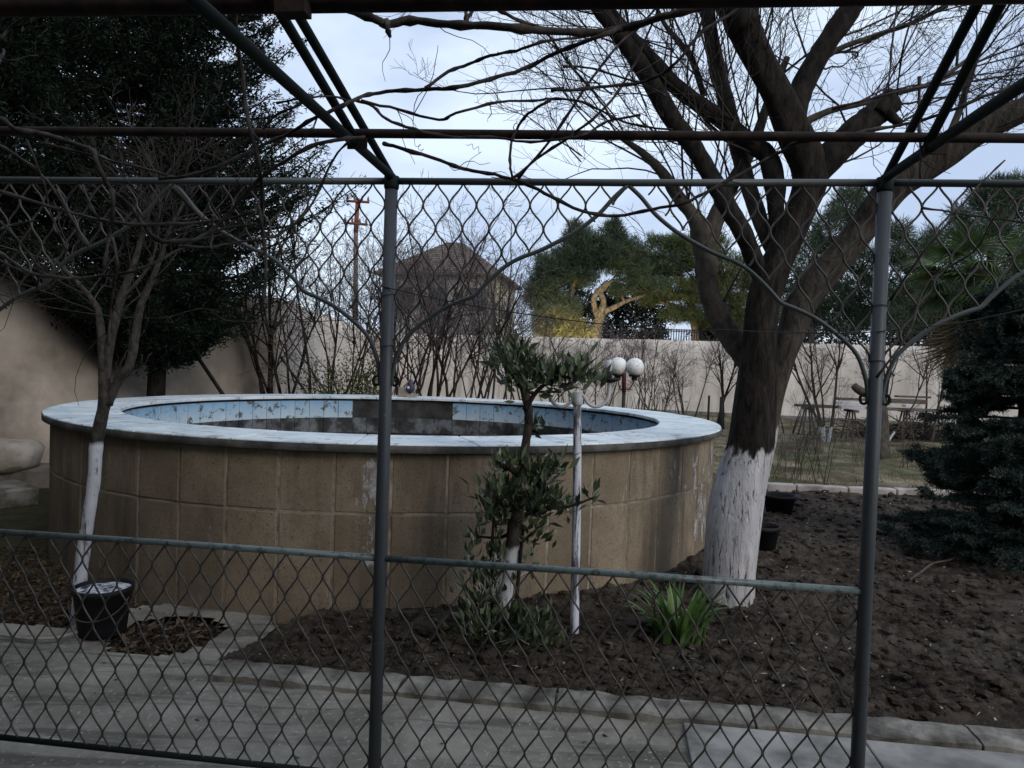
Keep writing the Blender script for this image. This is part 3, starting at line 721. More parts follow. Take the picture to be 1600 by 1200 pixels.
# mesh
WC, HC = .0955, .163
def mesh_panel(a, b, top, bottom):
    mb = MB(); n = int(round((b - a) / (WC / 2))); sp_ = (b - a) / n; rw = np.random.default_rng(int(a * 100 + 999))
    for i in range(n):
        sg = 1 if i % 2 == 0 else -1
        z = np.arange(top - .008, (ZB if bottom is None else .6), -HC / 14)
        th = (top - z) / HC * 2 * math.pi
        s_ = (np.cos(th) * .985 - .005 * np.cos(3 * th)) if bottom is not None else (np.cos(th) * .93 + .055 * np.cos(3 * th))
        u = a + (i + .5) * sp_ + sg * sp_ * .5 * s_ + .0012 * np.sin(th * .5 + i)
        dy = .0022 * np.sin(th) * sg
        if bottom is not None:
            okk = z > arch_z(u - a) - .002
            if okk.sum() < 3: continue
            stop = np.argmax(~okk) if (~okk).any() else len(z)
            z, u, dy = z[:stop], u[:stop], dy[:stop]
            if len(z) < 3: continue
        mb.tube(np.array([UV(x, y, zz) for x, y, zz in zip(u, dy, z)]), .0035, 6, False)
    return mb
for a in posts[:-1]:
    part('mesh_panel', mesh_panel(a + .022, a + L - .022, ZT, arch_z), M['wire'], fence, kind='stuff')
    if a + L <= L + .01: part('mesh_panel', mesh_panel(a + .022, a + L - .022, ZM, None), M['wire'], fence, kind='stuff')

def strand(px, d=None, w=2, plane=False):
    if plane: return np.array([UV(FP(x, y)[0], -.024, FP(x, y)[1]) for x, y in px])
    return np.array([P(x, y, d) for x, y in px])
mb = MB(); mb.tube(smooth(strand([(598, 448), (640, 458), (716, 474), (773, 484), (867, 498), (952, 508), (1053, 516), (1127, 516), (1215, 520), (1310, 521), (1366, 519), (1381, 517), (1445, 511), (1520, 500), (1620, 478)], plane=True), 3), .0018, 5, False)
solo('cable', mb, M['black_wire'], 'thin dark cable strung between the fence posts across the arch opening', 'cable', UV(L / 2, 0, 0))
mb = MB(); mb.tube(smooth(strand([(-30, 452), (9, 461), (75, 479), (150, 491), (210, 497), (264, 497), (300, 487), (320, 483), (337, 488), (358, 501), (405, 503), (500, 503), (592, 497)], plane=True), 3), .0016, 5, False)
solo('cable', mb, M['vine_pale'], 'pale slack wire sagging across the fence bay before the whitewashed young tree', 'cable', UV(-L / 2, 0, 0))

# ================================================================== PERGOLA
perg = thing('pergola_frame', 'dark rusty pipe frame overhead carrying the grapevine above the fence', 'pergola', UV(0, 0, ZT))
def on_rafter(u, t): return UV(u, -t, ZT + .016)
for u in (0.0, L):
    mb = MB(); mb.tube([on_rafter(u, -.004), on_rafter(u, 2.6)], .0145, 12); part('rafter', mb, M['rail_dark'], perg)
def braces(u, pts):
    for (xa, ya, ta), (xb, yb, db) in pts:
        a = UV(u, -ta, ZT + .02) if ta is not None else None
        b = P(xb, yb, db); mb = MB(); mb.tube([a, b, b + (b - a) * .35], .0125, 12); part('brace', mb, M['rail_dark'], perg)
braces(0.0, [((618, 270, .012), (452, 0, 1.75)), ((543, 210, .34), (426, 0, 1.62))])
braces(L, [((1390, 262, .012), (1530, 0, 1.62)), ((1450, 235, .30), (1566, 0, 1.55))])
# rusty cross pipe lying on the rafters
def raf_t(u, ypix):
    best = min((abs(((lambda q: 600 - F * (q @ UP) / (q @ fw))(on_rafter(u, t) - CAM)) - ypix), t) for t in np.linspace(0, 1.9, 400)); return best[1]
t1, t2 = raf_t(0, 222), raf_t(L, 230)
pa, pb_ = on_rafter(0, t1) + EZ * .026, on_rafter(L, t2) + EZ * .026
dv = pb_ - pa; mb = MB(); mb.tube([pa - dv * 1.3, pa, pb_, pb_ + dv * 1.0], .0138, 12); part('cross_pipe', mb, M['rust'], perg)
for s_, u, pp_ in ((-1, 0, pa), (1, L, pb_)):
    mb = MB(); mb.box(pp_ + E1 * .012 - EZ * .024, E1 * .030, E2 * .004, EZ * .022); part('bracket', mb, M['rust'], perg, False)
ta_, tb_ = 1.02, 1.06
pa2, pb2 = P(120, 8, 1.66), P(1100, -6, 1.56); dv = pb2 - pa2
mb = MB(); mb.tube([pa2 - dv * .9, pa2, pb2, pb2 + dv * .9], .0235, 12); cp = part('cross_beam', mb, M['rust'], perg)
mb = MB(); mb.box(P(458, 14, 1.60), E1 * .034, E2 * .02, EZ * .014); part('bracket', mb, M['rust'], perg, False)

# ================================================================== GRAPEVINE
vine = thing('grapevine', 'leafless grapevine with knotty canes trained over the pipe frame', 'vine', UV(L / 2, -.2, ZT))
canes = [  # (width px, depth, points)
    (13, 1.95, [(470, -14), (520, 5), (555, 18), (590, 32), (606, 38), (640, 32), (700, 38), (780, 41), (850, 48), (930, 50), (990, 40), (1050, 22), (1110, 8), (1170, -8), (1250, -30)]),
    (8, 1.95, [(604, 34), (606, 46), (609, 56)]), (6, 1.95, [(728, 34), (738, 16), (748, 6), (764, 6), (790, 22), (815, 33), (848, 44)]), (6, 1.95, [(727, 30), (729, 2), (728, -30)]),
    (6.5, 2.0, [(975, 44), (959, 48), (911, 66), (868, 83), (817, 108), (766, 123), (719, 135), (665, 140), (604, 143), (567, 150), (535, 165), (489, 186), (452, 209), (412, 226), (358, 253), (304, 273), (250, 280)]),
    (5, 2.0, [(665, 138), (702, 111), (732, 101), (766, 86), (807, 79), (844, 66), (894, 59), (940, 52)]),
    (4.5, 2.05, [(557, 157), (584, 167), (604, 186), (648, 202), (705, 214), (766, 214), (817, 221), (867, 219), (911, 211), (950, 190), (1000, 180)]),
    (4.2, 2.05, [(564, 157), (624, 172), (685, 187), (712, 177), (780, 159), (834, 157), (861, 154), (901, 157), (938, 172), (965, 186), (1002, 197), (1050, 202)]),
    (4.5, 2.1, [(861, 155), (824, 179), (807, 202), (798, 229), (797, 256), (801, 281)]),
    (5.5, 2.15, [(600, 224), (631, 233), (689, 251), (729, 265), (773, 273), (820, 287), (861, 307), (908, 329), (962, 337), (1019, 327), (1070, 316), (1110, 297), (1178, 260), (1215, 240), (1245, 224), (1323, 212), (1364, 202), (1414, 194), (1465, 180), (1540, 150), (1620, 118)]),
    (4.2, 2.1, [(800, 280), (850, 240), (901, 206), (945, 169), (975, 128), (999, 84), (1026, 20), (1040, -20)]),
    (4.2, 2.1, [(810, 280), (867, 209), (921, 128), (969, 67), (1002, 40), (1040, -10)]),
    (4, 2.05, [(855, 50), (867, 69), (888, 98), (928, 145), (960, 190)]),
    (3.4, 2.1, [(880, 104), (925, 107), (975, 122), (1007, 132), (1040, 150)]),
    (5, 2.0, [(860, 141), (900, 140), (950, 135), (1010, 127), (1055, 100), (1097, 50), (1137, 25), (1172, 0), (1200, -30)]),
    (3.5, 2.1, [(1300, 170), (1407, 142), (1465, 128), (1540, 92), (1620, 60)]),
    (4.5, 2.1, [(1437, 120), (1436, 190), (1439, 240), (1438, 279)]),
    (3.2, 2.2, [(1390, 470), (1430, 410), (1480, 350), (1520, 300), (1570, 250)]), (3.4, 2.2, [(1370, 590), (1420, 520), (1450, 440), (1520, 395), (1560, 330), (1610, 300)]),
    (3.2, 2.15, [(1440, 325), (1500, 334), (1560, 342), (1620, 350)]),
    (3.0, 2.1, [(1404, 0), (1395, 60), (1388, 150)]), (3.0, 2.1, [(1435, -10), (1410, 80), (1402, 150)]),
    (6, 1.9, [(371, -20), (368, 34), (373, 84), (381, 128), (388, 189), (402, 243), (410, 297), (409, 350), (416, 420), (410, 470)]),
    (4, 1.95, [(380, 128), (392, 200), (412, 226)]), (3, 1.95, [(335, 130), (355, 165), (385, 190)]),
    (7, 2.0, [(-30, 170), (0, 184), (24, 201), (64, 208), (105, 221), (145, 236), (152, 257), (175, 297), (202, 320), (219, 344), (246, 374), (280, 377), (314, 371), (351, 341), (405, 280), (483, 230), (533, 218), (570, 214)]),
    (4.5, 2.0, [(72, 224), (145, 243), (190, 255), (236, 266), (280, 277), (330, 268)]),
    (4.8, 2.05, [(-20, 218), (0, 228), (34, 248), (67, 275), (91, 307), (115, 348), (137, 385)]),
    (5.5, 2.05, [(-30, 290), (0, 299), (84, 324), (125, 336), (169, 346), (216, 351), (260, 350), (304, 348), (358, 342), (400, 330)]),
    (6.5, 2.0, [(175, 297), (177, 337), (170, 352), (170, 372), (162, 418)]), (4.4, 2.0, [(176, 372), (183, 408), (178, 440), (172, 490), (170, 540)]),
    (5, 2.05, [(-20, 380), (0, 395), (28, 415), (56, 429), (100, 434), (135, 434), (191, 427), (225, 418), (270, 396), (330, 362), (400, 350)]),
    (4.2, 2.05, [(-20, 394), (0, 407), (40, 426), (75, 432)]), (3.4, 2.05, [(42, 220), (70, 290), (78, 330), (105, 393)]),
    (3.4, 2.05, [(0, 346), (28, 375), (60, 420), (58, 450)]), (3.2, 2.05, [(0, 357), (25, 350), (60, 344)]),
    (3.6, 2.05, [(90, 296), (105, 328), (137, 384)]), (3.4, 2.05, [(128, 290), (150, 335), (155, 342)]), (4.6, 2.2, [(270, 292), (300, 325), (330, 352), (370, 376)]),
    (3.4, 2.2, [(320, 300), (345, 345), (362, 372)]), (4, 2.0, [(332, 335), (331, 370), (329, 388)]), (3.6, 2.05, [(280, 385), (330, 386), (360, 380), (420, 374)]),
    (5, 1.75, [(0, 60), (20, 40), (50, 20), (66, 4)]), (5, 1.75, [(-10, 110), (2, 90), (6, 78)]), (4, 1.9, [(405, 330), (420, 372), (480, 330), (520, 250), (545, 220)]),
    (3.4, 1.95, [(432, 160), (470, 155), (510, 150), (552, 158)]), (3.6, 1.95, [(412, 200), (432, 180), (465, 166), (488, 150)]),
]
rv = np.random.default_rng(11)
vm, vt = MB(), MB(); vp = MB(); tips = []
for w, d, pts in canes:
    rows = smooth(np.array(pts, float), 4)
    rows = rows + rv.normal(0, .5, rows.shape)
    dd = d + .05 * np.sin(np.arange(len(rows)) * .35 + rv.uniform(0, 6))
    p3 = np.array([P(x, y, q_) for (x, y), q_ in zip(rows, dd)]); r_ = w / 2 / F * d * (1.05 - .25 * np.linspace(0, 1, len(rows)))
    nod = np.ones(len(rows)); nod[::5] = 1.38; r_ = r_ * nod * (1 + rv.uniform(-.08, .08, len(rows)))
    (vp if rows[:, 0].max() < 480 and rows[:, 1].min() > 150 else vm).tube(p3, r_, 7)
    if w > 3.8:
        K_ = 8; pr = resample(p3, K_)[None]
        n = max(2, int(np.linalg.norm(np.diff(p3, axis=0), axis=1).sum() * 5))
        a_, b_, idx, t = spawn(rv, pr, n, .03, .97, (.5, 1.2)); L_ = rv.uniform(.04, .24, len(a_))
        tw = paths_from(rv, a_, b_, L_, 7, .30, (0, 0, 0)); vt.tubes(tw, np.full(len(a_), .0016), np.full(len(a_), .0008), 3)
        tips.append(tw[rv.uniform(size=len(tw)) < .25])
for tw in tips:                                   # curled tendrils
    for p in tw:
        t_ = np.linspace(0, 1, 22); ax = rv.normal(size=3); ax /= np.linalg.norm(ax); b1 = np.cross(ax, [0, 0, 1.0]); b1 /= np.linalg.norm(b1) + 1e-9; b2 = np.cross(ax, b1)
        rr = .008 * (1 - .5 * t_); vt.tube(p[-1] + ax * t_[:, None] * .045 + (b1 * (np.cos(t_ * 15) - 1)[:, None] + b2 * np.sin(t_ * 15)[:, None]) * rr[:, None], .0008, 3, False)
part('cane', vm, M['vine'], vine); part('pale_cane', vp, M['vine_pale'], vine); part('tendril', vt, M['vine'], vine, kind='stuff')

# ================================================================== BIG TREE
rb = np.random.default_rng(21)
tb = G(1140, 946); tree = thing('tree', 'big bare spreading tree with whitewashed trunk base beside the pool', 'tree', tb)
D = 5.1
def stem(mb, rows, d, n=16, amp=.05, K=None):
    pts, rad = limb(rows, d, 5); mb.tube(pts, rough_rad(rad, rb, amp), n); return pts, rad
limbs = []
mb = MB()
def trunk_mesh(mb, rows, d, n=28):                # thick trunk with lobes and ridges
    pts, rad = limb(rows, d, 8); K = len(pts); V = np.zeros((K, n, 3))
    for i in range(K):
        tng = pts[min(i + 1, K - 1)] - pts[max(i - 1, 0)]; tng /= np.linalg.norm(tng)
        a = np.cross(tng, [0, 1, 0]); a /= np.linalg.norm(a); b = np.cross(tng, a)
        for j in range(n):
            th = 2 * math.pi * j / n
            rr = rad[i] * .95 * (1 + .055 * math.cos(3 * th + .6 + i * .03) + .035 * math.cos(5 * th + 2 + i * .05) + .05 * mnoise.noise(Vector((math.cos(th) * 3, math.sin(th) * 3, i * .11))))
            if i < 8: rr *= 1 + .22 * (1 - i / 8) ** 2 * (.6 + .4 * math.cos(4 * th + 1))
            V[i, j] = pts[i] + rr * (math.cos(th) * a + math.sin(th) * b)
    i, j = np.meshgrid(np.arange(K - 1), np.arange(n), indexing='ij'); j2 = (j + 1) % n
    mb.add(V.reshape(-1, 3), np.stack([i * n + j, i * n + j2, (i + 1) * n + j2, (i + 1) * n + j], -1).reshape(-1, 4)); return pts, rad
trunk_mesh(mb, [(1140, 965, 86), (1140, 940, 82), (1143, 880, 84), (1150, 800, 85), (1162, 740, 80), (1173, 700, 74), (1180, 625, 66), (1185, 569, 60), (1187, 520, 54), (1191, 475, 53), (1202, 437, 53), (1218, 400, 48), (1235, 362, 48), (1252, 325, 48), (1264, 288, 54), (1262, 255, 58, 5.08), (1243, 215, 56, 5.04), (1216, 150, 48, 5.0), (1189, 100, 47, 5.0), (1167, 55, 52, 5.0), (1157, 25, 58, 5.0), (1170, -20, 46, 5.0), (1185, -90, 40, 5.0), (1190, -180, 30, 5.0)], D)
part('trunk', mb, M['bark_big'], tree); mb = MB()
# second stem fused to the first and leaning right
trunk_mesh(mb, [(1178, 740, 44, 5.16), (1192, 690, 44, 5.16), (1205, 625, 40, 5.18), (1220, 569, 40, 5.22), (1237, 520, 44, 5.25), (1252, 475, 50, 5.28), (1279, 437, 50, 5.28), (1312, 400, 47, 5.28), (1342, 362, 48, 5.28), (1369, 325, 50, 5.25), (1400, 288, 52, 5.22), (1432, 268, 50, 5.2), (1475, 243, 45, 5.15), (1530, 205, 42, 5.1), (1610, 165, 40, 5.0), (1700, 120, 34, 4.9)], 5.2, 22)
part('second_stem', mb, M['bark_second'], tree)
ml = MB()
for rows, d, w2 in [
    ([(1168, 45, 50), (1140, 10, 40), (1110, -20, 30), (1060, -70, 24), (1000, -130, 18)], 4.95, 1),
    ([(1236, 225, 26, 5.05), (1240, 185, 36, 5.06), (1252, 140, 36), (1275, 95, 34), (1300, 55, 34), (1335, 5, 32), (1375, -50, 26), (1420, -120, 20)], 5.1, 1),
    ([(1252, 330, 26, 5.12), (1264, 292, 36, 5.12), (1288, 255, 44, 5.08), (1320, 222, 46), (1352, 192, 42), (1378, 170, 40), (1396, 158, 34)], 5.05, 1),
    ([(1372, 178, 26), (1388, 152, 22), (1394, 145, 20)], 5.0, 0), ([(1385, 175, 18), (1402, 190, 14), (1408, 192, 12)], 5.0, 0),
    ([(1196, 462, 20, 5.12), (1188, 430, 28, 5.1), (1176, 400, 28, 5.04), (1160, 362, 28), (1138, 325, 29), (1118, 288, 28), (1085, 232, 28), (1050, 185, 30), (1012, 120, 28), (975, 65, 25), (932, 8, 22), (890, -60, 17), (850, -130, 12)], 4.95, 1),
    ([(1222, 400, 18, 5.14), (1216, 360, 24, 5.14), (1212, 325, 26), (1211, 290, 32), (1200, 245, 30), (1175, 225, 28), (1120, 182, 27), (1062, 140, 25), (1025, 100, 23), (987, 60, 21), (955, 20, 18), (915, -40, 14)], 5.15, 1)]:
    p, r_ = stem(ml, rows, d, 14, .06)
    if w2: limbs.append((p, r_))
part('limb', ml, M['bark_limb'], tree)
mg = MB()
for rows, d in [
    ([(1182, 585, 36), (1158, 548, 38), (1130, 508, 37), (1112, 470, 33), (1104, 430, 34), (1103, 400, 36), (1096, 362, 36), (1082, 336, 22), (1060, 308, 22), (1035, 270, 17), (1005, 240, 12), (970, 215, 8)], 5.35),
    ([(1104, 372, 36), (1122, 335, 28), (1140, 295, 24), (1165, 250, 20), (1185, 205, 17), (1200, 160, 13), (1230, 90, 10)], 5.4),
    ([(1210, 400, 20), (1194, 362, 23), (1181, 325, 25), (1166, 280, 25), (1145, 200, 26), (1120, 100, 24), (1106, 25, 22), (1096, -40, 18), (1080, -120, 13)], 5.3),
    ([(1100, 150, 10), (1082, 95, 10), (1068, 75, 9), (1040, 40, 7), (1020, 0, 5)], 5.4),
    ([(1236, 198, 13), (1258, 190, 12), (1300, 172, 10), (1345, 162, 9), (1400, 146, 8), (1460, 128, 7), (1530, 80, 5)], 5.3),
    ([(1238, 175, 10, 5.3), (1290, 90, 9), (1370, 55, 8), (1420, 38, 7), (1480, 10, 5)], 5.6),
    ([(1470, 240, 12, 5.3), (1500, 170, 10), (1520, 100, 9), (1548, 30, 8), (1570, -30, 6)], 5.4)]:
    p, r_ = stem(mg, rows, d, 12, .05); limbs.append((p, r_))
part('pale_limb', mg, M['bark_grey'], tree)
p_r, r_r = limb([(1385, 305, 50), (1470, 245, 45), (1530, 205, 42), (1610, 165, 40), (1700, 120, 34)], 5.15); p_a, r_a = limb([(1240, 212, 55), (1189, 100, 47), (1167, 55, 52), (1170, -20, 48), (1190, -180, 30)], 5.0); limbs.append((p_a, r_a)); limbs.append((p_r, r_r)); limbs.append((p_r, r_r * .8))
mt = MB(); mt2 = MB()
for p, r_ in limbs:
    Ln = np.linalg.norm(np.diff(p, axis=0), axis=1).sum(); pr = resample(p, 10)[None]
    n = max(5, int(Ln * 6.5))
    a, b, idx, t = spawn(rb, pr, n, .25, 1.0, (.35, .95)); b[:, 2] = np.abs(b[:, 2]) * .8 + .12
    L1 = rb.uniform(.6, 1.5, n); r1 = rb.uniform(.005, .011, n)
    sec = paths_from(rb, a, b, L1, 9, .13, (0, 0, .06)); mt.tubes(sec, r1, r1 * .45, 5)
    twiggery(mt2, rb, sec, r1 * .7, L1, [(8, .50, .52), (5, .45, .7)], wig=.16, trop=(0, 0, .05), K=6, rmin=.0017)
# far fine sprays reaching left over the pool
a0 = np.array([P(rb.uniform(880, 1150), rb.uniform(60, 260), rb.uniform(5.0, 6.2)) for _ in range(26)])
dl = np.stack([rb.uniform(-1.0, -.1, 26), rb.uniform(-.2, .6, 26), rb.uniform(-.05, .6, 26)], 1)
sec = paths_from(rb, a0, dl, rb.uniform(.7, 1.5, 26), 9, .12, (0, 0, .02)); mt.tubes(sec, np.full(26, .006), np.full(26, .002), 4)
twiggery(mt2, rb, sec, np.full(26, .0045), np.full(26, 1.1), [(8, .42, .6), (4, .45, .7)], wig=.16, K=6, rmin=.0015)
part('branch', mt, M['twig'], tree); part('twigs', mt2, M['twig'], tree, kind='stuff')

# ================================================================== YOUNG WHITEWASHED TREE
ry = np.random.default_rng(31)
yb = G(121, 968); yt = thing('tree', 'slender young bare tree with whitewashed trunk standing behind the black bucket', 'tree', yb)
d = 4.35; mb = MB(); lim = []
for rows, n in [([(120, 985, 27), (122, 950, 26), (128, 880, 26), (138, 810, 26), (147, 750, 25), (150, 700, 26), (156, 665, 25), (164, 625, 26), (163, 590, 24), (161, 555, 20), (157, 510, 17), (151, 480, 14), (130, 452, 11), (105, 425, 9), (85, 405, 7)], 14),
                ([(163, 620, 20), (168, 560, 19), (178, 510, 18), (190, 465, 17), (203, 430, 15), (216, 390, 13), (228, 350, 11), (238, 310, 9), (262, 270, 6), (300, 230, 4)], 12),
                ([(168, 632, 20), (182, 600, 19), (203, 568, 18), (212, 520, 17), (219, 480, 16), (236, 440, 13), (252, 400, 11), (262, 365, 9), (285, 320, 6), (300, 280, 4)], 12),
                ([(190, 465, 10), (215, 440, 8), (240, 400, 6), (250, 330, 5), (245, 270, 3)], 8)]:
    pts, rad = limb(rows, d, 5); rad = rad * .74 * np.clip(1 - (pts[:, 2] - 1.5) * .15, .8, 1); mb.tube(pts, rough_rad(rad, ry, .07), n); lim.append((pts, rad))
part('trunk', mb, M['bark_young'], yt)
mt = MB()
for p, r_ in lim:
    pr = resample(p[len(p) // 3:], 10)[None]; n = 13
    a, b, idx, t = spawn(ry, pr, n, .15, 1, (.4, 1.1)); L1 = ry.uniform(.25, .75, n); r1 = ry.uniform(.003, .006, n)
    sec = paths_from(ry, a, b, L1, 8, .16, (0, 0, .04)); mt.tubes(sec, r1, r1 * .5, 4)
    twiggery(mt, ry, sec, r1 * .7, L1, [(5, .5, .6), (3, .5, .7)], wig=.18, K=6, rmin=.0014)
part('twigs', mt, M['twig'], yt, kind='stuff')

# ================================================================== LAUREL
rl = np.random.default_rng(41)
lb = G(783, 1012); la = thing('laurel_shrub', 'small clipped evergreen laurel with leafy tiers on a half-whitewashed stem', 'shrub', lb)
d = 4.15; mb = MB()
rows = [(782, 1030, 22), (784, 985, 20), (790, 930, 20), (797, 880, 19), (803, 835, 24), (808, 800, 22), (812, 760, 16), (818, 720, 15), (822, 690, 14), (826, 660, 13), (824, 630, 14), (818, 605, 13), (815, 570, 9)]
pts, rad = limb(rows, d, 5); mb.tube(pts, rough_rad(rad, rl, .1), 12)
part('stem', mb, M['bark_laurel'], la)
mb = MB(); subs = []
for rr in ([(812, 745, 9), (800, 735, 8), (782, 726, 6)], [(820, 640, 10), (840, 610, 7), (870, 590, 5), (900, 590, 4)], [(818, 610, 8), (800, 585, 6), (785, 560, 4)], [(822, 668, 9), (832, 672, 7), (842, 676, 4)],
           [(806, 815, 10), (830, 800, 7), (860, 795, 5), (895, 790, 4), (928, 777, 3)], [(806, 800, 9), (785, 790, 6), (768, 765, 4)], [(808, 790, 9), (835, 760, 6), (862, 740, 4)],
           [(803, 830, 8), (780, 840, 5), (745, 838, 3)], [(770, 960, 6), (768, 880, 6), (772, 800, 4)], [(805, 960, 7), (812, 880, 6), (818, 820, 5)], [(812, 850, 5), (835, 830, 4), (845, 820, 3)],
           [(745, 960, 5), (740, 900, 4), (735, 865, 3)], [(818, 590, 6), (812, 565, 5), (808, 548, 3)]):
    p_, r_ = limb([(a, b, c, d + rl.uniform(-.05, .05)) for a, b, c in rr], d, 4); mb.tube(p_, r_, 7); subs.append(p_)
part('branch', mb, M['bark_limb'], la, kind='stuff')
M['laurel'] = leaf_mat('laurel', [(.022, .032, .017), (.046, .064, .032), (.105, .135, .072), (.036, .050, .026)], .38, .5, .15)
mb = MB(); mtw = MB()
cl = [(800, 575, 26, 18, 60), (785, 555, 14, 14, 26), (810, 550, 16, 16, 30), (835, 582, 30, 16, 70), (862, 588, 26, 18, 56), (890, 588, 30, 18, 60), (905, 575, 14, 16, 22), (820, 600, 26, 14, 40), (930, 600, 14, 18, 14), (835, 668, 12, 6, 8),
      (790, 728, 18, 9, 40), (850, 740, 22, 20, 60), (868, 728, 14, 14, 22), (780, 775, 24, 20, 66), (820, 775, 34, 24, 110), (845, 790, 34, 16, 80), (800, 805, 34, 14, 60), (765, 800, 14, 16, 20), (890, 793, 16, 8, 16), (925, 775, 8, 6, 8),
      (745, 838, 12, 14, 10), (775, 850, 12, 30, 24), (835, 838, 16, 14, 20), (735, 865, 6, 16, 10), (770, 910, 20, 40, 60), (755, 930, 24, 40, 46), (800, 890, 30, 20, 20),
      (735, 1000, 34, 26, 110), (790, 1000, 50, 32, 200), (825, 990, 34, 30, 130), (760, 970, 40, 30, 130), (770, 1020, 46, 16, 120), (840, 1005, 24, 20, 60)]
for cx, cy, sx, sy, n in cl:
    n = int(n * 1.3); px_ = rl.normal(cx, sx * .62, n); py_ = rl.normal(cy, sy * .62, n); dd_ = d + rl.normal(0, .07, n)
    base = np.array([P(a, min(b, 1050), c) for a, b, c in zip(px_, py_, dd_)]); base[:, 2] = np.maximum(base[:, 2], .03)
    ctr = P(cx, cy + sy * .8, d); dr = base - ctr; dr /= np.linalg.norm(dr, axis=1)[:, None] + 1e-6; dr = dr * .7 + rl.normal(0, .5, dr.shape) + np.array([0, 0, .75])
    mb.leaves(base, dr, rl.uniform(.05, .105, n), rl.uniform(.022, .040, n), rl, .18)
    m_ = max(3, n // 5); q_ = rl.integers(0, n, m_); pth = np.stack([np.linspace(0, 1, 5)[:, None] * (base[k_] - ctr) + ctr for k_ in q_]); pth[:, 1:-1] += rl.normal(0, .008, (m_, 3, 3))
    mtw.tubes(pth, np.full(m_, .0030), np.full(m_, .0016), 4)
part('foliage', mb, M['laurel'], la, False, kind='stuff'); part('twigs', mtw, M['bark_laurel'], la, kind='stuff')

# ================================================================== WHITE LAMP POST WITH EMPTY ARMS
lp = G(898, 1000); lamp = thing('lamp_post', 'white flaking garden lamp post with two empty curved arms before the pool', 'lamp post', lp)
d = float((lp - CAM) @ fw)
k = NT('flaky_white'); v = k.coord((26, 26, 3), True); f = k.noise(v, 1.4, 8, .7)
k.color(k.mix(k.ramp(f, [(.50, 0.0), (.56, 1.0)]), (.50, .52, .58), (.10, .10, .115))); k.bump(f, .6, .004); M['flaky'] = k.done(.7, .3)
M['arm_white'] = paint_metal('arm_white', (.48, .49, .50), (.2, .2, .2), (.12, .08, .06), .62, .5)
M['black_plastic'] = var_mat('black_plastic', [(.006, .006, .007), (.012, .012, .014)], 8, bump=.15, rough=.65, spec=.22)
def PD(x, y): return P(x, y, d)
mb = MB(); p_, r_ = limb([(897, 1004, 14), (899, 900, 14), (901, 800, 13.4), (902, 700, 13), (902, 628, 12.6)], d, 3); mb.tube(p_, r_, 14); part('pole', mb, M['flaky'], lamp)
mb = MB(); p_, r_ = limb([(902, 634, 13), (902, 632, 17), (902, 626, 17), (902, 624, 15.5), (902, 613, 15.5), (902, 612, 2)], d, 1); mb.tube(p_, r_, 14); part('collar', mb, M['arm_white'], lamp)
mb = MB(); p_, r_ = limb([(897, 618, 5.5), (893, 627, 5.5), (884, 634, 5.5), (874, 635, 5.5), (864, 629, 5.5), (859, 619, 5.5), (857, 613, 5.5)], d, 4); mb.tube(p_, r_, 10); am = part('arm', mb, M['arm_white'], lamp)
mb = MB(); p_, r_ = limb([(857, 614, 36), (857, 612.5, 40), (857, 611, 40), (857, 610, 3)], d, 1); mb.tube(p_, r_, 18); part('dish', mb, M['black_plastic'], am)
mb = MB(); p_, r_ = limb([(907, 616, 5.5), (912, 619, 5.5), (918, 629, 5.5), (927, 635, 5.8), (938, 634, 6), (947, 627, 6.2), (951, 617, 6.5), (952, 604, 6.5), (952, 597, 6.5)], d, 4); mb.tube(p_, r_, 10); am2 = part('arm', mb, M['arm_white'], lamp)
mb = MB(); p_, r_ = limb([(952, 598, 12), (952, 594.5, 32), (952, 592.5, 34), (952, 591, 30), (952, 590, 3)], d, 1); mb.tube(p_, r_, 18); part('dish', mb, M['black_plastic'], am2)
mb = MB(); p_, r_ = limb([(951, 592, 10), (951, 580, 10), (951, 579.5, 2)], d, 1); mb.tube(p_, r_, 12); part('bulb_socket', mb, M['black_plastic'], am2)
k = NT('cloudy_glass'); k.color((.55, .58, .60)); k.b.inputs['Alpha'].default_value = .75; M['cloudy'] = k.done(.35, .5)
mb = MB(); p_, r_ = limb([(951, 580, 9), (951, 575, 11), (951, 566, 12), (950, 563, 9)], d, 2); mb.tube(p_, r_, 12); part('bulb', mb, M['cloudy'], am2)

# ================================================================== RED LAMP WITH TWO GLOBES
d = 11.9; rp = P(974, 690, d); rp[2] = 0; rlm = thing('lamp_post', 'dark red lamp post with two white globe shades behind the pool', 'lamp post', rp)
M['lamp_red'] = var_mat('lamp_red', [(.055, .012, .010), (.10, .022, .018)], 12, bump=.2, rough=.5)
M['lamp_dark'] = var_mat('lamp_dark', [(.015, .010, .009), (.03, .02, .018)], 12, bump=.2, rough=.5)
k = NT('globe'); v = k.coord((1, 1, 1)); k.color(k.ramp(k.noise(v, 26, 6, .7), [(.36, (.40, .39, .36)), (.5, (.70, .71, .70))])); k.bump(k.noise(v, 60), .1, .002); M['globe'] = k.done(.45, .4)
mb = MB(); a = P(975, 588, d); b = a.copy(); b[2] = -.02; c_ = P(975, 612, d); mb.tube([b, c_ - EZ * .0], 5 / 2 / F * d + .004, 10); part('pole', mb, M['lamp_dark'], rlm)
mb = MB(); mb.tube([c_ - EZ * .01, a, P(975, 583, d)], [.034, .036, .03], 10); part('head', mb, M['lamp_red'], rlm)
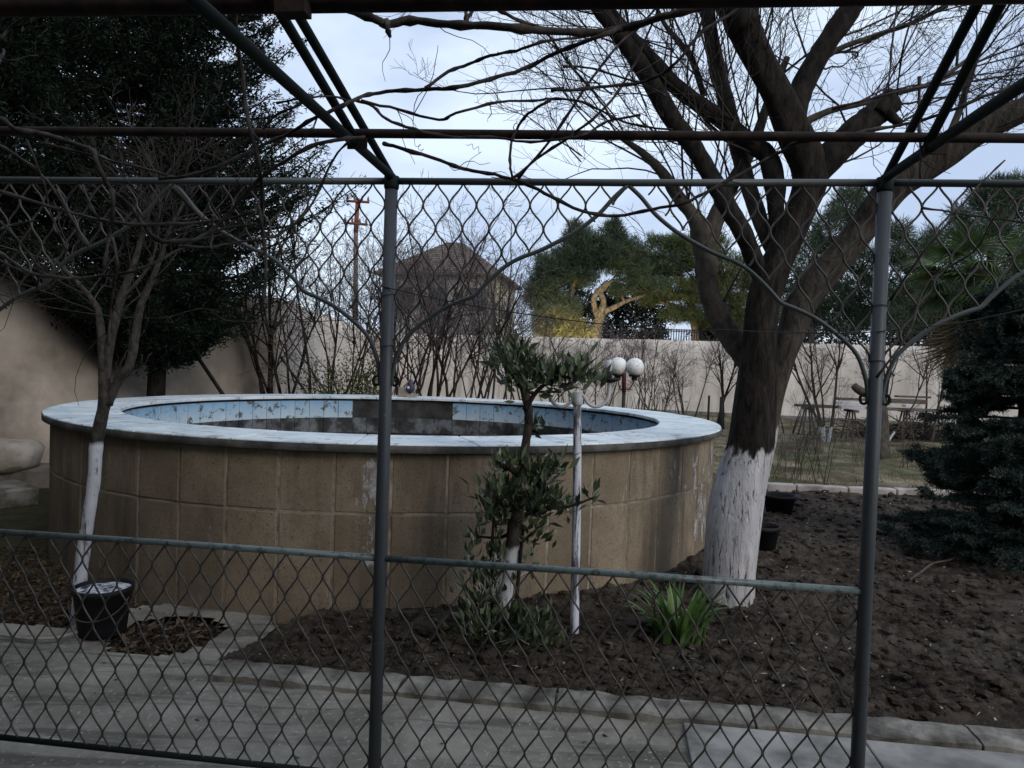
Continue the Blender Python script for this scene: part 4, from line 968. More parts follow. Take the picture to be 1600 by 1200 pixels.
for gx, gy, dz in ((966, 572.5, .06), (992, 573.5, -.02)):
    dg = d + dz; c0 = P(gx, gy, dg); R_ = 14.3 / F * dg
    mb = MB(); mb.lathe(c0, [(R_ * math.sin(t), -R_ * math.cos(t)) for t in np.linspace(.01, math.pi - .01, 17)], 24); gl = part('globe', mb, M['globe'], rlm)
    mb = MB(); mb.lathe(c0 - EZ * R_ * .98, [(R_ * .30, -.075), (R_ * .30, -.02), (R_ * .62, .0), (R_ * .66, .022), (.001, .03)], 18); part('holder', mb, M['lamp_dark'], gl)
    mb = MB(); q1 = c0 - EZ * (R_ + .06); q0 = P(975, 604, d)
    t_ = np.linspace(0, 1, 9)[:, None]; arc = q1 * (1 - t_) + q0 * t_; arc[:, 2] -= .10 * np.sin(np.linspace(0, math.pi, 9)); mb.tube(arc, .010, 8); part('arm', mb, M['lamp_red'], rlm)

# ================================================================== BUCKET, POTS, LEAF PIT, HOSE
M['whitewash'] = var_mat('whitewash', [(.03, .03, .035), (.10, .10, .12), (.5, .52, .56), (.6, .62, .66)], 26, bump=.5, bdist=.006, lo=.38, hi=.6)
bk = G(160, 988); d = float((bk - CAM) @ fw)
bu = thing('bucket', 'black plastic bucket filled with speckled whitewash at the foot of the young tree', 'bucket', bk)
mb = MB(); mb.lathe(bk, [(.001, .0), (.118, .0), (.123, .008), (.150, .235), (.158, .240), (.160, .255), (.155, .268), (.150, .268), (.147, .24), (.144, .22)], 32); part('body', mb, M['black_plastic'], bu)
mb = MB(); mb.lathe(bk, [(.1475, .245), (.10, .247), (.04, .250), (.001, .250)], 32); part('whitewash', mb, M['whitewash'], bu)
mb = MB(); t_ = np.linspace(0, math.pi, 21); ring = np.array([bk + np.array([.163 * math.cos(t) + .008, -.05 - .115 * math.sin(t), .225 - .11 * math.sin(t)]) for t in t_]); mb.tube(ring, .0035, 6); part('handle', mb, M['vine_pale'], bu)
def pot(px, py, r_top, h, label, tilt=0):
    b = G(px, py); o = thing('plant_pot', label, 'plant pot', b)
    mb = MB(); r_b = r_top * .74; mb.lathe(b, [(.001, 0.), (r_b, 0.), (r_top * .97, h * .86), (r_top * 1.06, h * .86), (r_top * 1.08, h), (r_top * .98, h), (r_top * .94, h * .8), (r_top * .9, h * .72)], 28); part('body', mb, M['black_plastic'], o)
    mb = MB(); mb.lathe(b, [(r_top * .92, h * .74), (.001, h * .78)], 20); part('soil', mb, M['soil'], o)
    return o
pot(1217, 806, .175, .24, 'black plastic plant pot beside the pale edging behind the big tree')
pot(1190, 864, .145, .25, 'black plastic plant pot close behind the whitewashed trunk on the soil')
M['dead_leaf'] = leaf_mat('dead_leaf', [(.022, .015, .010), (.045, .029, .019), (.08, .054, .036), (.16, .12, .09), (.032, .021, .014)], .8, .15, .1)
mb = MB(); n = 620; a = rs.uniform(0, 2 * math.pi, n); r_ = PITR * .98 * np.sqrt(rs.uniform(0, 1, n))
pp = np.stack([PIT[0] + r_ * np.cos(a), PIT[1] + r_ * np.sin(a), rs.uniform(-.045, -.012, n) + .03 * (1 - r_ / PITR)], 1); dd = rs.normal(0, 1, pp.shape); dd[:, 2] *= .28
mb.leaves(pp, dd, rs.uniform(.03, .075, n), rs.uniform(.015, .035, n), rs, .35); tag(part('leaf_litter', mb, M['dead_leaf'], smooth=False), 'brown dead leaves heaped in the round hole in the concrete', 'leaves', kind='stuff')
mb = MB(); n = 2200; pp = []
while len(pp) < n:
    p = G(rs.uniform(-60, 235), rs.uniform(850, 985))
    if math.hypot(p[0] - PC[0], p[1] - PC[1]) > PR + .02 and uv_of(p)[1] > KV + .3: pp.append((p[0], p[1], rs.uniform(-.05, -.015)))
pp = np.array(pp); dd = rs.normal(0, 1, pp.shape); dd[:, 2] *= .25
mb.leaves(pp, dd, rs.uniform(.025, .07, n), rs.uniform(.012, .03, n), rs, .35); tag(part('leaf_litter', mb, M['dead_leaf'], smooth=False), 'scattered dead leaves on the earth around the young tree', 'leaves', kind='stuff')
mb = MB(); mb.tube(smooth([G(-60, 985, .03), G(0, 992, .02), (G(45, 998, .02)), G(90, 996, .02), G(125, 986, .03), G(140, 975, .02)], 5), .009, 8)
M['hose'] = var_mat('hose', [(.20, .19, .16), (.30, .28, .24)], 10, bump=.1); solo('garden_hose', mb, M['hose'], 'pale thin garden hose lying on the path edge by the bucket', 'hose', G(60, 995))
rk = np.random.default_rng(8)
for pts, w, lab in (([(1421, 906), (1440, 893), (1458, 880), (1480, 876), (1505, 866)], 3.4, 'pale crooked stick lying on the soil before the spruce'),
                    ([(1180, 884), (1195, 886), (1210, 893)], 3, 'short brown stick lying on the soil beside the whitewashed trunk'),
                    ([(1380, 935), (1400, 945), (1418, 950)], 3, 'thin grey stick on the soil just beyond the doorway post')):
    p_ = np.array([G(x, y, .075) for x, y in pts]); mb = MB(); mb.tube(smooth(p_, 3), w / 2 / F * np.linalg.norm(p_[0]), 6); solo('stick', mb, M['vine_pale'] if w > 3.2 else M['vine'], lab, 'stick', p_[0])

# leafy strap plant
rp_ = np.random.default_rng(51); sb = G(1062, 1005); M['strap'] = leaf_mat('strap', [(.045, .095, .022), (.075, .15, .035), (.11, .19, .055), (.19, .23, .12)], .5, .4, .25)
mb = MB(); n = 120; th = rp_.uniform(0, 2 * math.pi, n); rr = .12 * np.sqrt(rp_.uniform(0, 1, n))
for i in range(n):
    b = sb + np.array([rr[i] * math.cos(th[i]) * 1.3, rr[i] * math.sin(th[i]), .02]); ln = rp_.uniform(.16, .36); lean = rp_.uniform(.05, .75)
    dirh = np.array([math.cos(th[i] + rp_.uniform(-.6, .6)), math.sin(th[i]), 0]); wv = np.cross(dirh, EZ); wv /= np.linalg.norm(wv) + 1e-6; V = []; hw = rp_.uniform(.010, .019)
    for s_ in np.linspace(0, 1, 7):
        ang = lean * s_ * 1.6; c0 = b + dirh * ln * s_ * math.sin(ang * .8) + EZ * ln * (s_ * math.cos(ang * .75)); ww = hw * (1 - s_ ** 3) + .0006
        V += [c0 - wv * ww, c0 + EZ * -.15 * ww, c0 + wv * ww]
    mb.add(V, [(3 * j + a_, 3 * j + a_ + 1, 3 * j + a_ + 4, 3 * j + a_ + 3) for j in range(6) for a_ in (0, 1)])
pl = thing('leafy_plant', 'bright green clump of strap leaves growing in soil beside the whitewashed trunk', 'plant', sb); part('foliage', mb, M['strap'], pl, kind='stuff')

# ================================================================== DARK EVERGREEN
def foliage_sprays(mb, rng, tips, dirs, n_per, spread, ln, w, flat=.5, back=1.0):
    """clouds of small blades strung along short shoots that end at tips"""
    N = len(tips); idx = np.repeat(np.arange(N), n_per)
    t = rng.uniform(0, 1, len(idx))[:, None] * back
    d = dirs[idx]; p = tips[idx] - d * t * spread * 1.6 + rng.normal(0, 1, (len(idx), 3)) * spread * np.array([.45, .45, .45 * flat]) * (0.35 + t)
    dd = d + rng.normal(0, .65, d.shape)
    mb.leaves(p, dd, ln * rng.uniform(.6, 1.4, len(idx)), w * rng.uniform(.6, 1.3, len(idx)), rng, .2)
M['evergreen'] = leaf_mat('evergreen', [(.005, .008, .006), (.011, .017, .012), (.030, .043, .031), (.008, .012, .009), (.015, .023, .016)], .9, .04, .0)
def evergreen(label, eb, seed, prof_z, prof_r, shift, nbr, per, back, zlow):
    g = np.random.default_rng(seed); eb = np.array([eb[0], eb[1], 0.]); top = prof_z[-1]
    ev = thing('evergreen_tree', label, 'tree', eb)
    mb = MB(); tr = np.array([eb + np.array([0.03 * z, .0, z]) for z in np.linspace(-.05, top - .4, 14)]); mb.tube(tr, np.linspace(.135, .03, 14), 12)
    part('trunk', mb, M['bark_limb'], ev)
    mbb = MB(); mbf = MB(); tips, dirs = [], []
    for z in np.r_[g.uniform(zlow + .4, top - .2, nbr), g.uniform(zlow, zlow + .9, nbr // 8)]:
        th = g.uniform(0, 2 * math.pi); R_ = np.interp(z, prof_z, prof_r) * (g.uniform(.45, .92) if g.uniform() < .8 else g.uniform(.92, 1.10))
        hd = np.array([math.cos(th), math.sin(th), 0])
        if hd[1] > 0: R_ = min(R_, back / max(.15, hd[1]))       # kept clear of the wall behind
        z0 = max(zlow - .4, z - R_ * .2); b0 = eb + EZ * z0; e0 = eb + hd * R_ + EZ * (z + .1) + shift * min(1, max(0, (z - 2) / 2))
        mid = b0 * .4 + e0 * .6 - EZ * .16 * R_
        pth = smooth([b0, mid, e0], 8); mbb.tube(pth, np.linspace(.026, .006, len(pth)), 5, False)
        sdv = np.cross(hd, EZ)
        for s_ in np.linspace(.30, 1.0, 11):                     # plume narrowing to an upturned point
            q_ = pth[int(s_ * (len(pth) - 1))]; wd_ = .34 * (1.08 - s_) + .03
            for _ in range(4):
                off = sdv * g.uniform(-1.45, 1.45) * wd_ + EZ * (-.03 + g.uniform(-1.3, 1.3) * wd_ * .42) + hd * g.uniform(-.1, .1)
                tips.append(q_ + off); dv_ = hd * .7 + off * 1.1 + g.normal(0, .28, 3) + np.array([0, 0, .22]); dirs.append(dv_ / np.linalg.norm(dv_))
    tips, dirs = np.array(tips), np.array(dirs); ok = tips[:, 2] > zlow - .3; tips, dirs = tips[ok], dirs[ok]
    foliage_sprays(mbf, g, tips, dirs, per, .10, .072, .020, .8)
    part('branch', mbb, M['bark_limb'], ev, kind='stuff'); part('foliage', mbf, M['evergreen'], ev, False, kind='stuff')
evergreen('huge dark evergreen tree with dense drooping foliage, its trunk beside the leaning pole', P(240, 640, 10.6), 61,
          [1.6, 2.0, 2.5, 3.2, 4.2, 5.0, 6.2, 7.5, 8.8, 10.0], [.75, 1.15, 1.7, 2.2, 2.75, 2.35, 2.3, 2.2, 1.7, .6], np.array([.02, -.1, 0]), 640, 12, 1.1, 1.62)
evergreen('dark evergreen tree crowding against the slanting wall, next to the huge one', P(-55, 640, 8.9), 62,
          [2.3, 2.8, 3.6, 4.6, 6.0, 7.5, 9.0], [.9, 1.5, 1.9, 2.0, 1.9, 1.6, .5], np.array([0, 0, 0]), 380, 12, .8, 2.75)

# ================================================================== SPRUCE
rsx = np.random.default_rng(71); sp0 = G(1588, 872); spr = thing('spruce_tree', 'blue-green spruce with layered drooping branches at the edge of the dug soil', 'tree', sp0)
mb = MB(); mb.tube([sp0 - EZ * .05, sp0 + EZ * 1.2, sp0 + EZ * 2.5], [.075, .05, .01], 10); part('trunk', mb, M['bark_limb'], spr)
mbb = MB(); mbf = MB(); tips, dirs = [], []
for lay in range(250):
    if True:
        zz = .08 + 2.3 * rsx.uniform() ** 1.25; R_ = max(.16, 1.14 - .345 * zz); th = rsx.uniform(0, 2 * math.pi)
        R2 = R_ * rsx.uniform(.55, 1.12); hd = np.array([math.cos(th), math.sin(th), 0])
        a = sp0 + EZ * (zz + .10); pth = smooth([a, a + hd * R2 * .5 - EZ * rsx.uniform(-.02, .09), a + hd * R2 * .85 - EZ * rsx.uniform(.02, .16), a + hd * R2 - EZ * rsx.uniform(-.04, .12)], 4); mbb.tube(pth, np.linspace(.014, .004, len(pth)), 5, False)
        sdv = np.cross(hd, EZ)
        for s_ in np.linspace(.18, 1, 12):
            q_ = pth[min(int(s_ * (len(pth) - 1)), len(pth) - 1)]
            for sg in (-1, 1):
                L_ = .26 * (1.05 - s_ * .75) * rsx.uniform(.6, 1.2); dv_ = hd * .75 + sg * sdv * .75 + np.array([0, 0, rsx.uniform(-.25, .08)]); dv_ /= np.linalg.norm(dv_)
                for f_ in np.linspace(.25, 1, 4): tips.append(q_ + dv_ * L_ * f_); dirs.append(dv_)
tips, dirs = np.array(tips), np.array(dirs)
idx = np.repeat(np.arange(len(tips)), 22); t = rsx.uniform(-.06, .03, len(idx))[:, None]; dn = rsx.normal(0, 1, (len(idx), 3)); dn = dn - .35 * dirs[idx] * 0 + dirs[idx] * .9; dn[:, 2] += .25
mbf.leaves(tips[idx] + dirs[idx] * t + rsx.normal(0, .006, (len(idx), 3)), dn, rsx.uniform(.024, .048, len(idx)), .0075, rsx, .1)
M['spruce'] = leaf_mat('spruce', [(.010, .017, .014), (.028, .042, .034), (.075, .098, .084), (.017, .026, .020)], .8, .1, .0)
part('branch', mbb, M['bark_limb'], spr); part('foliage', mbf, M['spruce'], spr, False, kind='stuff')

# ================================================================== PALM
rpm = np.random.default_rng(81); dpm = 15.0; pb0 = P(1512, 640, dpm); pb0[2] = 0; palm = thing('fan_palm', 'fan palm with drooping green fronds and a skirt of dead ones beyond the spruce', 'tree', pb0)
hp = P(1512, 418, dpm)[2]
mb = MB(); zz = np.linspace(-.05, hp, 26); mb.tube([pb0 + EZ * z for z in zz], .17 * (1 + .12 * (np.arange(26) % 2)), 12); part('trunk', mb, M['bark_limb'], palm)
M['palm'] = leaf_mat('palm', [(.030, .055, .018), (.055, .09, .028), (.075, .105, .035)], .5, .35, .2); M['palm_dead'] = leaf_mat('palm_dead', [(.11, .085, .05), (.16, .125, .075), (.085, .065, .042)], .8, .15, .15)
def frond(seed, drop):
    g = np.random.default_rng(seed); mb = MB(); Lp = .75; pts = [np.array([s * Lp, 0, -drop * .25 * s * s]) for s in np.linspace(0, 1, 6)]; mb.tube(pts, .012, 5)
    hub = pts[-1]
    for i in range(30):
        a = math.radians(-125 + 250 * i / 29); ln = .72 * (1 - .22 * abs(i - 14.5) / 14.5) * g.uniform(.9, 1.08); d_ = np.array([math.cos(a), math.sin(a), .08]); V = []; sdv = np.cross(d_, EZ); sdv /= np.linalg.norm(sdv)
        for s_ in np.linspace(0, 1, 5):
            c0 = hub + d_ * ln * s_ - EZ * (drop * .55 * s_ ** 2.2 * ln); ww = .019 * (1 - abs(s_ - .4) * 1.2) if s_ < .99 else .001; V += [c0 - sdv * ww, c0 - EZ * ww * .5, c0 + sdv * ww]
        mb.add(V, [(3 * j + b, 3 * j + b + 1, 3 * j + b + 4, 3 * j + b + 3) for j in range(4) for b in (0, 1)])
    return mb
prot = []
for i in range(4):
    me = frond(i, .5 + .3 * i).mesh('frond', (0, 0, 0), False); me.materials.append(M['palm']); prot.append(me)
me_d = frond(9, 1.6).mesh('dead_frond', (0, 0, 0), False); me_d.materials.append(M['palm_dead'])
for i in range(40):
    el = rpm.uniform(-.65, 1.1); az = i * 2.4 + rpm.uniform(-.3, .3)
    o = bpy.data.objects.new('frond', prot[i % 4]); COL.objects.link(o); o.parent = palm; o.location = (0, 0, hp - .05 + rpm.uniform(-.15, .2)); o.rotation_euler = (rpm.uniform(-.3, .3), -el, az); s_ = rpm.uniform(.85, 1.15); o.scale = (s_, s_, s_)
for i in range(30):
    el = rpm.uniform(-1.45, -.85); az = i * 2.4 + .5
    o = bpy.data.objects.new('dead_frond', me_d); COL.objects.link(o); o.parent = palm; o.location = (0, 0, hp - .25 - rpm.uniform(0, .5)); o.rotation_euler = (rpm.uniform(-.3, .3), -el, az); s_ = rpm.uniform(.8, 1.1); o.scale = (s_, s_, s_)

# ================================================================== PINES BEYOND THE WALL
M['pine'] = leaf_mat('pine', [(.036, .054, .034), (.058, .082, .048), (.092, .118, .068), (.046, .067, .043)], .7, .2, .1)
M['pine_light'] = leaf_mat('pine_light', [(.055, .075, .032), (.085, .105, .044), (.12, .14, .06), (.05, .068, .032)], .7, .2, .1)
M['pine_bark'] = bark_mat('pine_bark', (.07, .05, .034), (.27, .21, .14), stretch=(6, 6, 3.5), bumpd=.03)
M['dry_lit_bough'] = leaf_mat('dry_lit_bough', [(.12, .115, .045), (.19, .175, .07), (.26, .235, .10), (.10, .105, .045)], .7, .2, .2)  # dry straw tone that also carries the floodlight's yellow in the leaf colour
def pine(label, px, d, trunks, clumps, seed, mat, bark, per=26, ln=.30, w=.024, group=None):
    g = np.random.default_rng(seed); b = P(px, 640, d); b[2] = 0
    o = thing('pine_tree', label, 'tree', b, group); mb = MB()
    for rows in trunks:
        pts, rad = limb(rows, d, 5); mb.tube(pts, rough_rad(rad, g, .08), 10)
    part('trunk', mb, bark, o)
    mf = MB(); mbr = MB()
    for cx, cy, rx, ry_, n in clumps:
        n = int(n * 3.0)
        u = g.normal(size=(n, 3)); u /= np.linalg.norm(u, axis=1)[:, None]; u *= (g.uniform(.25, 1, n) ** .6)[:, None]
        c0 = P(cx, cy, d); k_ = d / F; tp = c0 + u * np.array([rx * k_, max(rx, ry_) * k_ * .9, ry_ * k_]); dr = u * np.array([.7, .7, .6]) + np.array([0, 0, .35]) + g.normal(0, .25, (n, 3)); dr /= np.linalg.norm(dr, axis=1)[:, None]
        foliage_sprays(mf, g, tp, dr, int(per * 1.25), .24, ln, w, .8)
        m_ = max(3, n // 12); s_ = g.integers(0, n, m_); root = c0 - EZ * ry_ * k_ * .7; pth = np.stack([root + (tp[q_] - root) * np.linspace(0, 1, 5)[:, None] for q_ in s_]); pth[:, 1:-1] += g.normal(0, .08, (m_, 3, 3)); mbr.tubes(pth, np.full(m_, .045), np.full(m_, .015), 4)
    part('branch', mbr, bark, o, kind='stuff'); part('foliage', mf, mat, o, False, kind='stuff'); return o
pine('spreading pine beyond the back wall with a forked trunk lit yellow', 933, 36.0,
     [[(931, 640, 17), (931, 560, 16), (932, 525, 15), (936, 500, 15), (940, 488, 13), (943, 470, 9), (938, 455, 8), (944, 450, 8), (955, 440, 6), (985, 435, 4)],
      [(937, 502, 10), (929, 480, 9), (928, 466, 9), (934, 456, 8), (940, 450, 8), (950, 440, 6)], [(942, 488, 9), (960, 480, 8), (980, 470, 6), (1005, 462, 5), (1030, 452, 4)], [(900, 640, 8), (886, 540, 8), (890, 480, 8), (896, 445, 7), (905, 430, 5)],
      [(975, 472, 5), (973, 462, 4), (980, 458, 3)]],
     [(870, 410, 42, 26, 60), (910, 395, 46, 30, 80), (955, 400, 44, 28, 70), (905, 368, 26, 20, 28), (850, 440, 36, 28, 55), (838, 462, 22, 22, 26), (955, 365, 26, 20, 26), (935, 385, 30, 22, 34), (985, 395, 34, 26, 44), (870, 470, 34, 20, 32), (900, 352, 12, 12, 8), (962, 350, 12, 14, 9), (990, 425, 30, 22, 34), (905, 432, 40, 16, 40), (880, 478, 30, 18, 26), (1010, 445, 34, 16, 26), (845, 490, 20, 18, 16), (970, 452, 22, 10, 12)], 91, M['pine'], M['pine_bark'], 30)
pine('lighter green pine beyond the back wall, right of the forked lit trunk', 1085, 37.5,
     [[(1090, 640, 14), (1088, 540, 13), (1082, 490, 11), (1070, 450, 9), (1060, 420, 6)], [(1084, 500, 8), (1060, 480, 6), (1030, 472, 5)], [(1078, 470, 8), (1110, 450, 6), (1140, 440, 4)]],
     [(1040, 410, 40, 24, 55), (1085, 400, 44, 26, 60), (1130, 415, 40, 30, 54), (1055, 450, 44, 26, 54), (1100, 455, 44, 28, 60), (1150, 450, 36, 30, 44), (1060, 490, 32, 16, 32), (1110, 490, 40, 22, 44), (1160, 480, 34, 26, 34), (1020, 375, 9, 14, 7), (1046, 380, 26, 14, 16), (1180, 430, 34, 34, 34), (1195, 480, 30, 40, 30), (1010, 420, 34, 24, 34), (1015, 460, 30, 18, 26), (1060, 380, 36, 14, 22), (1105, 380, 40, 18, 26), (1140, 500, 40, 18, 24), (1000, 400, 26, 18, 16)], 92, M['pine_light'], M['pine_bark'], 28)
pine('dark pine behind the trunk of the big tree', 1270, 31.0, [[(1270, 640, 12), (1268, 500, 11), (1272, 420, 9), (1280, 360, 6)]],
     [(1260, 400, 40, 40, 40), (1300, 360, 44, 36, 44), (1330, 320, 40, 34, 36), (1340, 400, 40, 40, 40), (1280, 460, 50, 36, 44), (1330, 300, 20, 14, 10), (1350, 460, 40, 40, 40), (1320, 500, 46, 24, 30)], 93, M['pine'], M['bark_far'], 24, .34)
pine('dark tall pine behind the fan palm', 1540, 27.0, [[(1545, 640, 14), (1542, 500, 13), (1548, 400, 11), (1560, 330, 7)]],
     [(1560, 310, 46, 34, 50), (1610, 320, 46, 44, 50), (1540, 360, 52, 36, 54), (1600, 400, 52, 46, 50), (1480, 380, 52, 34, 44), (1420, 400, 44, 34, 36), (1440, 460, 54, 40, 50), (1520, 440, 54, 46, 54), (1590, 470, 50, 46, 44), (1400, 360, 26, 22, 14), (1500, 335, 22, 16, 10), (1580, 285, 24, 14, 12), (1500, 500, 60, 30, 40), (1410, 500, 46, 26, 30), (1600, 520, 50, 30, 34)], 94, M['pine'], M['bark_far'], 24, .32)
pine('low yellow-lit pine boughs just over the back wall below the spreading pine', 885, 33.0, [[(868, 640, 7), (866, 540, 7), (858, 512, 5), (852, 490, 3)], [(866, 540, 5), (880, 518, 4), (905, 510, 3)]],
     [(862, 518, 24, 18, 28), (888, 506, 30, 18, 30), (908, 516, 18, 16, 16), (845, 512, 16, 18, 14), (870, 490, 26, 12, 18)], 95, M['dry_lit_bough'], M['pine_bark'], 22, .26)
# garden floodlight behind the wall that lights the pines
fl = P(893, 600, 31.6); fl[2] = .25
M['flood_case'] = var_mat('flood_case', [(.03, .03, .03), (.05, .05, .05)], 8, bump=.1)
fo = thing('floodlight', 'garden floodlight on the ground behind the back wall aimed up at the pines', 'floodlight', fl)
mb = MB(); mb.box(fl, (.16, 0, 0), (0, .06, .05), (0, -.09, .11)); part('case', mb, M['flood_case'], fo, False)
mb = MB(); mb.tube([fl - EZ * .25, fl - EZ * .08], .02, 8); part('stand', mb, M['flood_case'], fo)
ld = bpy.data.lights.new('floodlight_lamp', 'SPOT'); ld.energy = 1400; ld.color = (1.0, .86, .48); ld.spot_size = math.radians(140); ld.spot_blend = .7; ld.shadow_soft_size = .12
lo = bpy.data.objects.new('floodlight_lamp', ld); COL.objects.link(lo); lo.parent = fo; lo.location = (0.0, .14, .16)
tgt = P(935, 470, 36) - (fl + np.array([0, .14, .16])); lo.rotation_euler = Vector(-tgt).to_track_quat('Z', 'Y').to_euler()
# neighbour's picket railing seen over the wall
M['black_iron'] = var_mat('black_iron', [(.010, .010, .012), (.02, .02, .024)], 8, bump=0)
rb0 = P(1060, 640, 34); rb0[2] = 0; rf = thing('iron_railing', 'black iron railing of upright bars just over the back wall under the pines', 'fence', rb0)
ztop = P(1060, 514, 34)[2]
for i, x in enumerate(np.linspace(1028, 1092, 17)):
    p = P(x, 640, 34); mb = MB(); mb.tube([(p[0], p[1], -.05), (p[0], p[1], ztop)], .022, 6); part('bar', mb, M['black_iron'], rf)
pa_, pb_2 = P(1024, 640, 34), P(1096, 640, 34)
for z in (ztop - .12, .5): mb = MB(); mb.tube([(pa_[0], pa_[1], z), (pb_2[0], pb_2[1], z)], .025, 6); part('rail', mb, M['black_iron'], rf)
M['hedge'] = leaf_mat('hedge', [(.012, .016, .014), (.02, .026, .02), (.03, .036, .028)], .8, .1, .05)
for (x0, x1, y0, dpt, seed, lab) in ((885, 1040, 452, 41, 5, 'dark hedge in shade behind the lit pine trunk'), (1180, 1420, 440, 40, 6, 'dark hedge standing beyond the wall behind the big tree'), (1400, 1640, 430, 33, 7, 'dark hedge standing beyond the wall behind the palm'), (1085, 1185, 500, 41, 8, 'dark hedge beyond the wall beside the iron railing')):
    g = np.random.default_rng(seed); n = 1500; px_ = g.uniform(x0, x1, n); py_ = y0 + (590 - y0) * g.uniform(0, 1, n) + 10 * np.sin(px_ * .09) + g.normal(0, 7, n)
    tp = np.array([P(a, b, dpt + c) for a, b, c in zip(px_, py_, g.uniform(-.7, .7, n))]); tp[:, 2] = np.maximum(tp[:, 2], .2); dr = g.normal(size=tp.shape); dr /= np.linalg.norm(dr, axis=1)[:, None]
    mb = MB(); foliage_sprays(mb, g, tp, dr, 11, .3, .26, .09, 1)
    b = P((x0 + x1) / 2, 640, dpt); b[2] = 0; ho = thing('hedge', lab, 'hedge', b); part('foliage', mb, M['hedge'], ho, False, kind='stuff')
    mb = MB()
    for x in np.linspace(x0 + 8, x1 - 8, 6): q_ = P(x, 640, dpt); mb.tube([(q_[0], q_[1], -.05), (q_[0], q_[1], 2.4)], .06, 6)
    part('stem', mb, M['bark_far'], ho)

# ================================================================== HOUSE BEYOND THE WALL
M['house_wall'] = var_mat('house_wall', [(.24, .22, .21), (.32, .30, .285)], 1.5, bump=.2, world=True); M['house_side_lit'] = var_mat('house_side_lit', [(.44, .40, .25), (.52, .48, .33)], 1.5, bump=.2, world=True)  # side wall is painted paler and yellower to carry the light falling on it
M['roof_tile'] = var_mat('roof_tile', [(.085, .062, .052), (.13, .10, .088), (.16, .125, .11)], 3, bump=.5, bdist=.03, world=True); M['eave'] = var_mat('eave', [(.07, .05, .03), (.11, .085, .05)], 4, bump=.2, world=True); M['window_glass'] = var_mat('window_glass', [(.02, .022, .028), (.04, .045, .055)], 1, bump=0, rough=.15, spec=.6)
hc = P(785, 428, 45.0); he = hc[2]                                            # near right eave corner
dF = np.array([-math.cos(math.radians(10)), math.sin(math.radians(10)), 0]); dS = np.array([math.sin(math.radians(10)), math.cos(math.radians(10)), 0])
dS = P(816, 640, 53.5) - P(785, 640, 45.0); dS[2] = 0; LS = np.linalg.norm(dS); dS /= LS; dF = np.array([-dS[1], dS[0], 0]); LF = 8.2
hb = np.array([hc[0], hc[1], 0.]); house = thing('house', 'two-storey house with brown hipped roof rising behind the bare shrubs', 'house', hb + dF * LF / 2 + dS * LS / 2)
ov = .45
c00 = hb + dF * ov + dS * ov; c10 = hb + dF * (LF - ov) + dS * ov; c01 = hb + dF * ov + dS * (LS - ov); c11 = hb + dF * (LF - ov) + dS * (LS - ov)
def quadwall(a, b, h): m = MB(); m.add([a, b, b + EZ * h, a + EZ * h], [(0, 1, 2, 3)]); return m
for a, b, mt_ in ((c00, c10, 'house_wall'), (c00, c01, 'house_side_lit'), (c10, c11, 'house_wall'), (c01, c11, 'house_wall')): part('wall', quadwall(a, b, he - .05), M[mt_], house, False)
apx = P(705, 377, 45 + LS * .5)[2]
E = [hb + EZ * he, hb + dF * LF + EZ * he, hb + dF * LF + dS * LS + EZ * he, hb + dS * LS + EZ * he]; ctr = hb + dF * LF * .5 + dS * LS * .5 + EZ * apx
rg = [ctr - dF * .5, ctr + dF * .5]
mb = MB()
def roof_face(pl, rows=16):                      # courses of tiles stepped one over the other
    (a, b), (c, d_) = pl
    for i in range(rows):
        t0, t1 = i / rows, (i + 1) / rows
        p0, p1 = a + (c - a) * t0, b + (d_ - b) * t0; q0, q1 = a + (c - a) * t1, b + (d_ - b) * t1
        mb.add([p0 + EZ * .06, p1 + EZ * .06, q1 + EZ * .012, q0 + EZ * .012, p0 - EZ * .0, p1 - EZ * .0], [(0, 1, 2, 3), (4, 5, 1, 0)])
roof_face(((E[0], E[1]), (rg[0], rg[1]))); roof_face(((E[1], E[2]), (rg[1], rg[1]))); roof_face(((E[2], E[3]), (rg[1], rg[0]))); roof_face(((E[3], E[0]), (rg[0], rg[0])))
part('roof', mb, M['roof_tile'], house, False)
mb = MB(); mb.add([E[0] - EZ * .12, E[1] - EZ * .12, E[2] - EZ * .12, E[3] - EZ * .12] + [e - EZ * .004 for e in E], [(3, 2, 1, 0), (0, 1, 5, 4), (1, 2, 6, 5), (2, 3, 7, 6), (3, 0, 4, 7)]); part('eave', mb, M['eave'], house, False)
for i, (f0, z0) in enumerate(((.16, he - 2.2), (.5, he - 2.2), (.8, he - 2.2), (.16, he - 5.0), (.5, he - 5.0))):
    p = c00 + (c10 - c00) * f0 - dS * .03; mb = MB(); mb.box(p + EZ * (z0 + .65), dF * .55, dS * .03, EZ * .7); wi = part('window', mb, M['eave'], house, False); mb = MB(); mb.box(p - dS * .025 + EZ * (z0 + .65), dF * .47, dS * .02, EZ * .62); part('pane', mb, M['window_glass'], wi, False)
for i, (f0, z0) in enumerate(((.35, he - 2.3), (.72, he - 2.3))):
    p = c00 + (c01 - c00) * f0 - dF * .03; mb = MB(); mb.box(p + EZ * (z0 + .65), dS * .55, dF * .03, EZ * .7); wi = part('window', mb, M['eave'], house, False); mb = MB(); mb.box(p - dF * .025 + EZ * (z0 + .65), dS * .47, dF * .02, EZ * .62); part('pane', mb, M['window_glass'], wi, False)

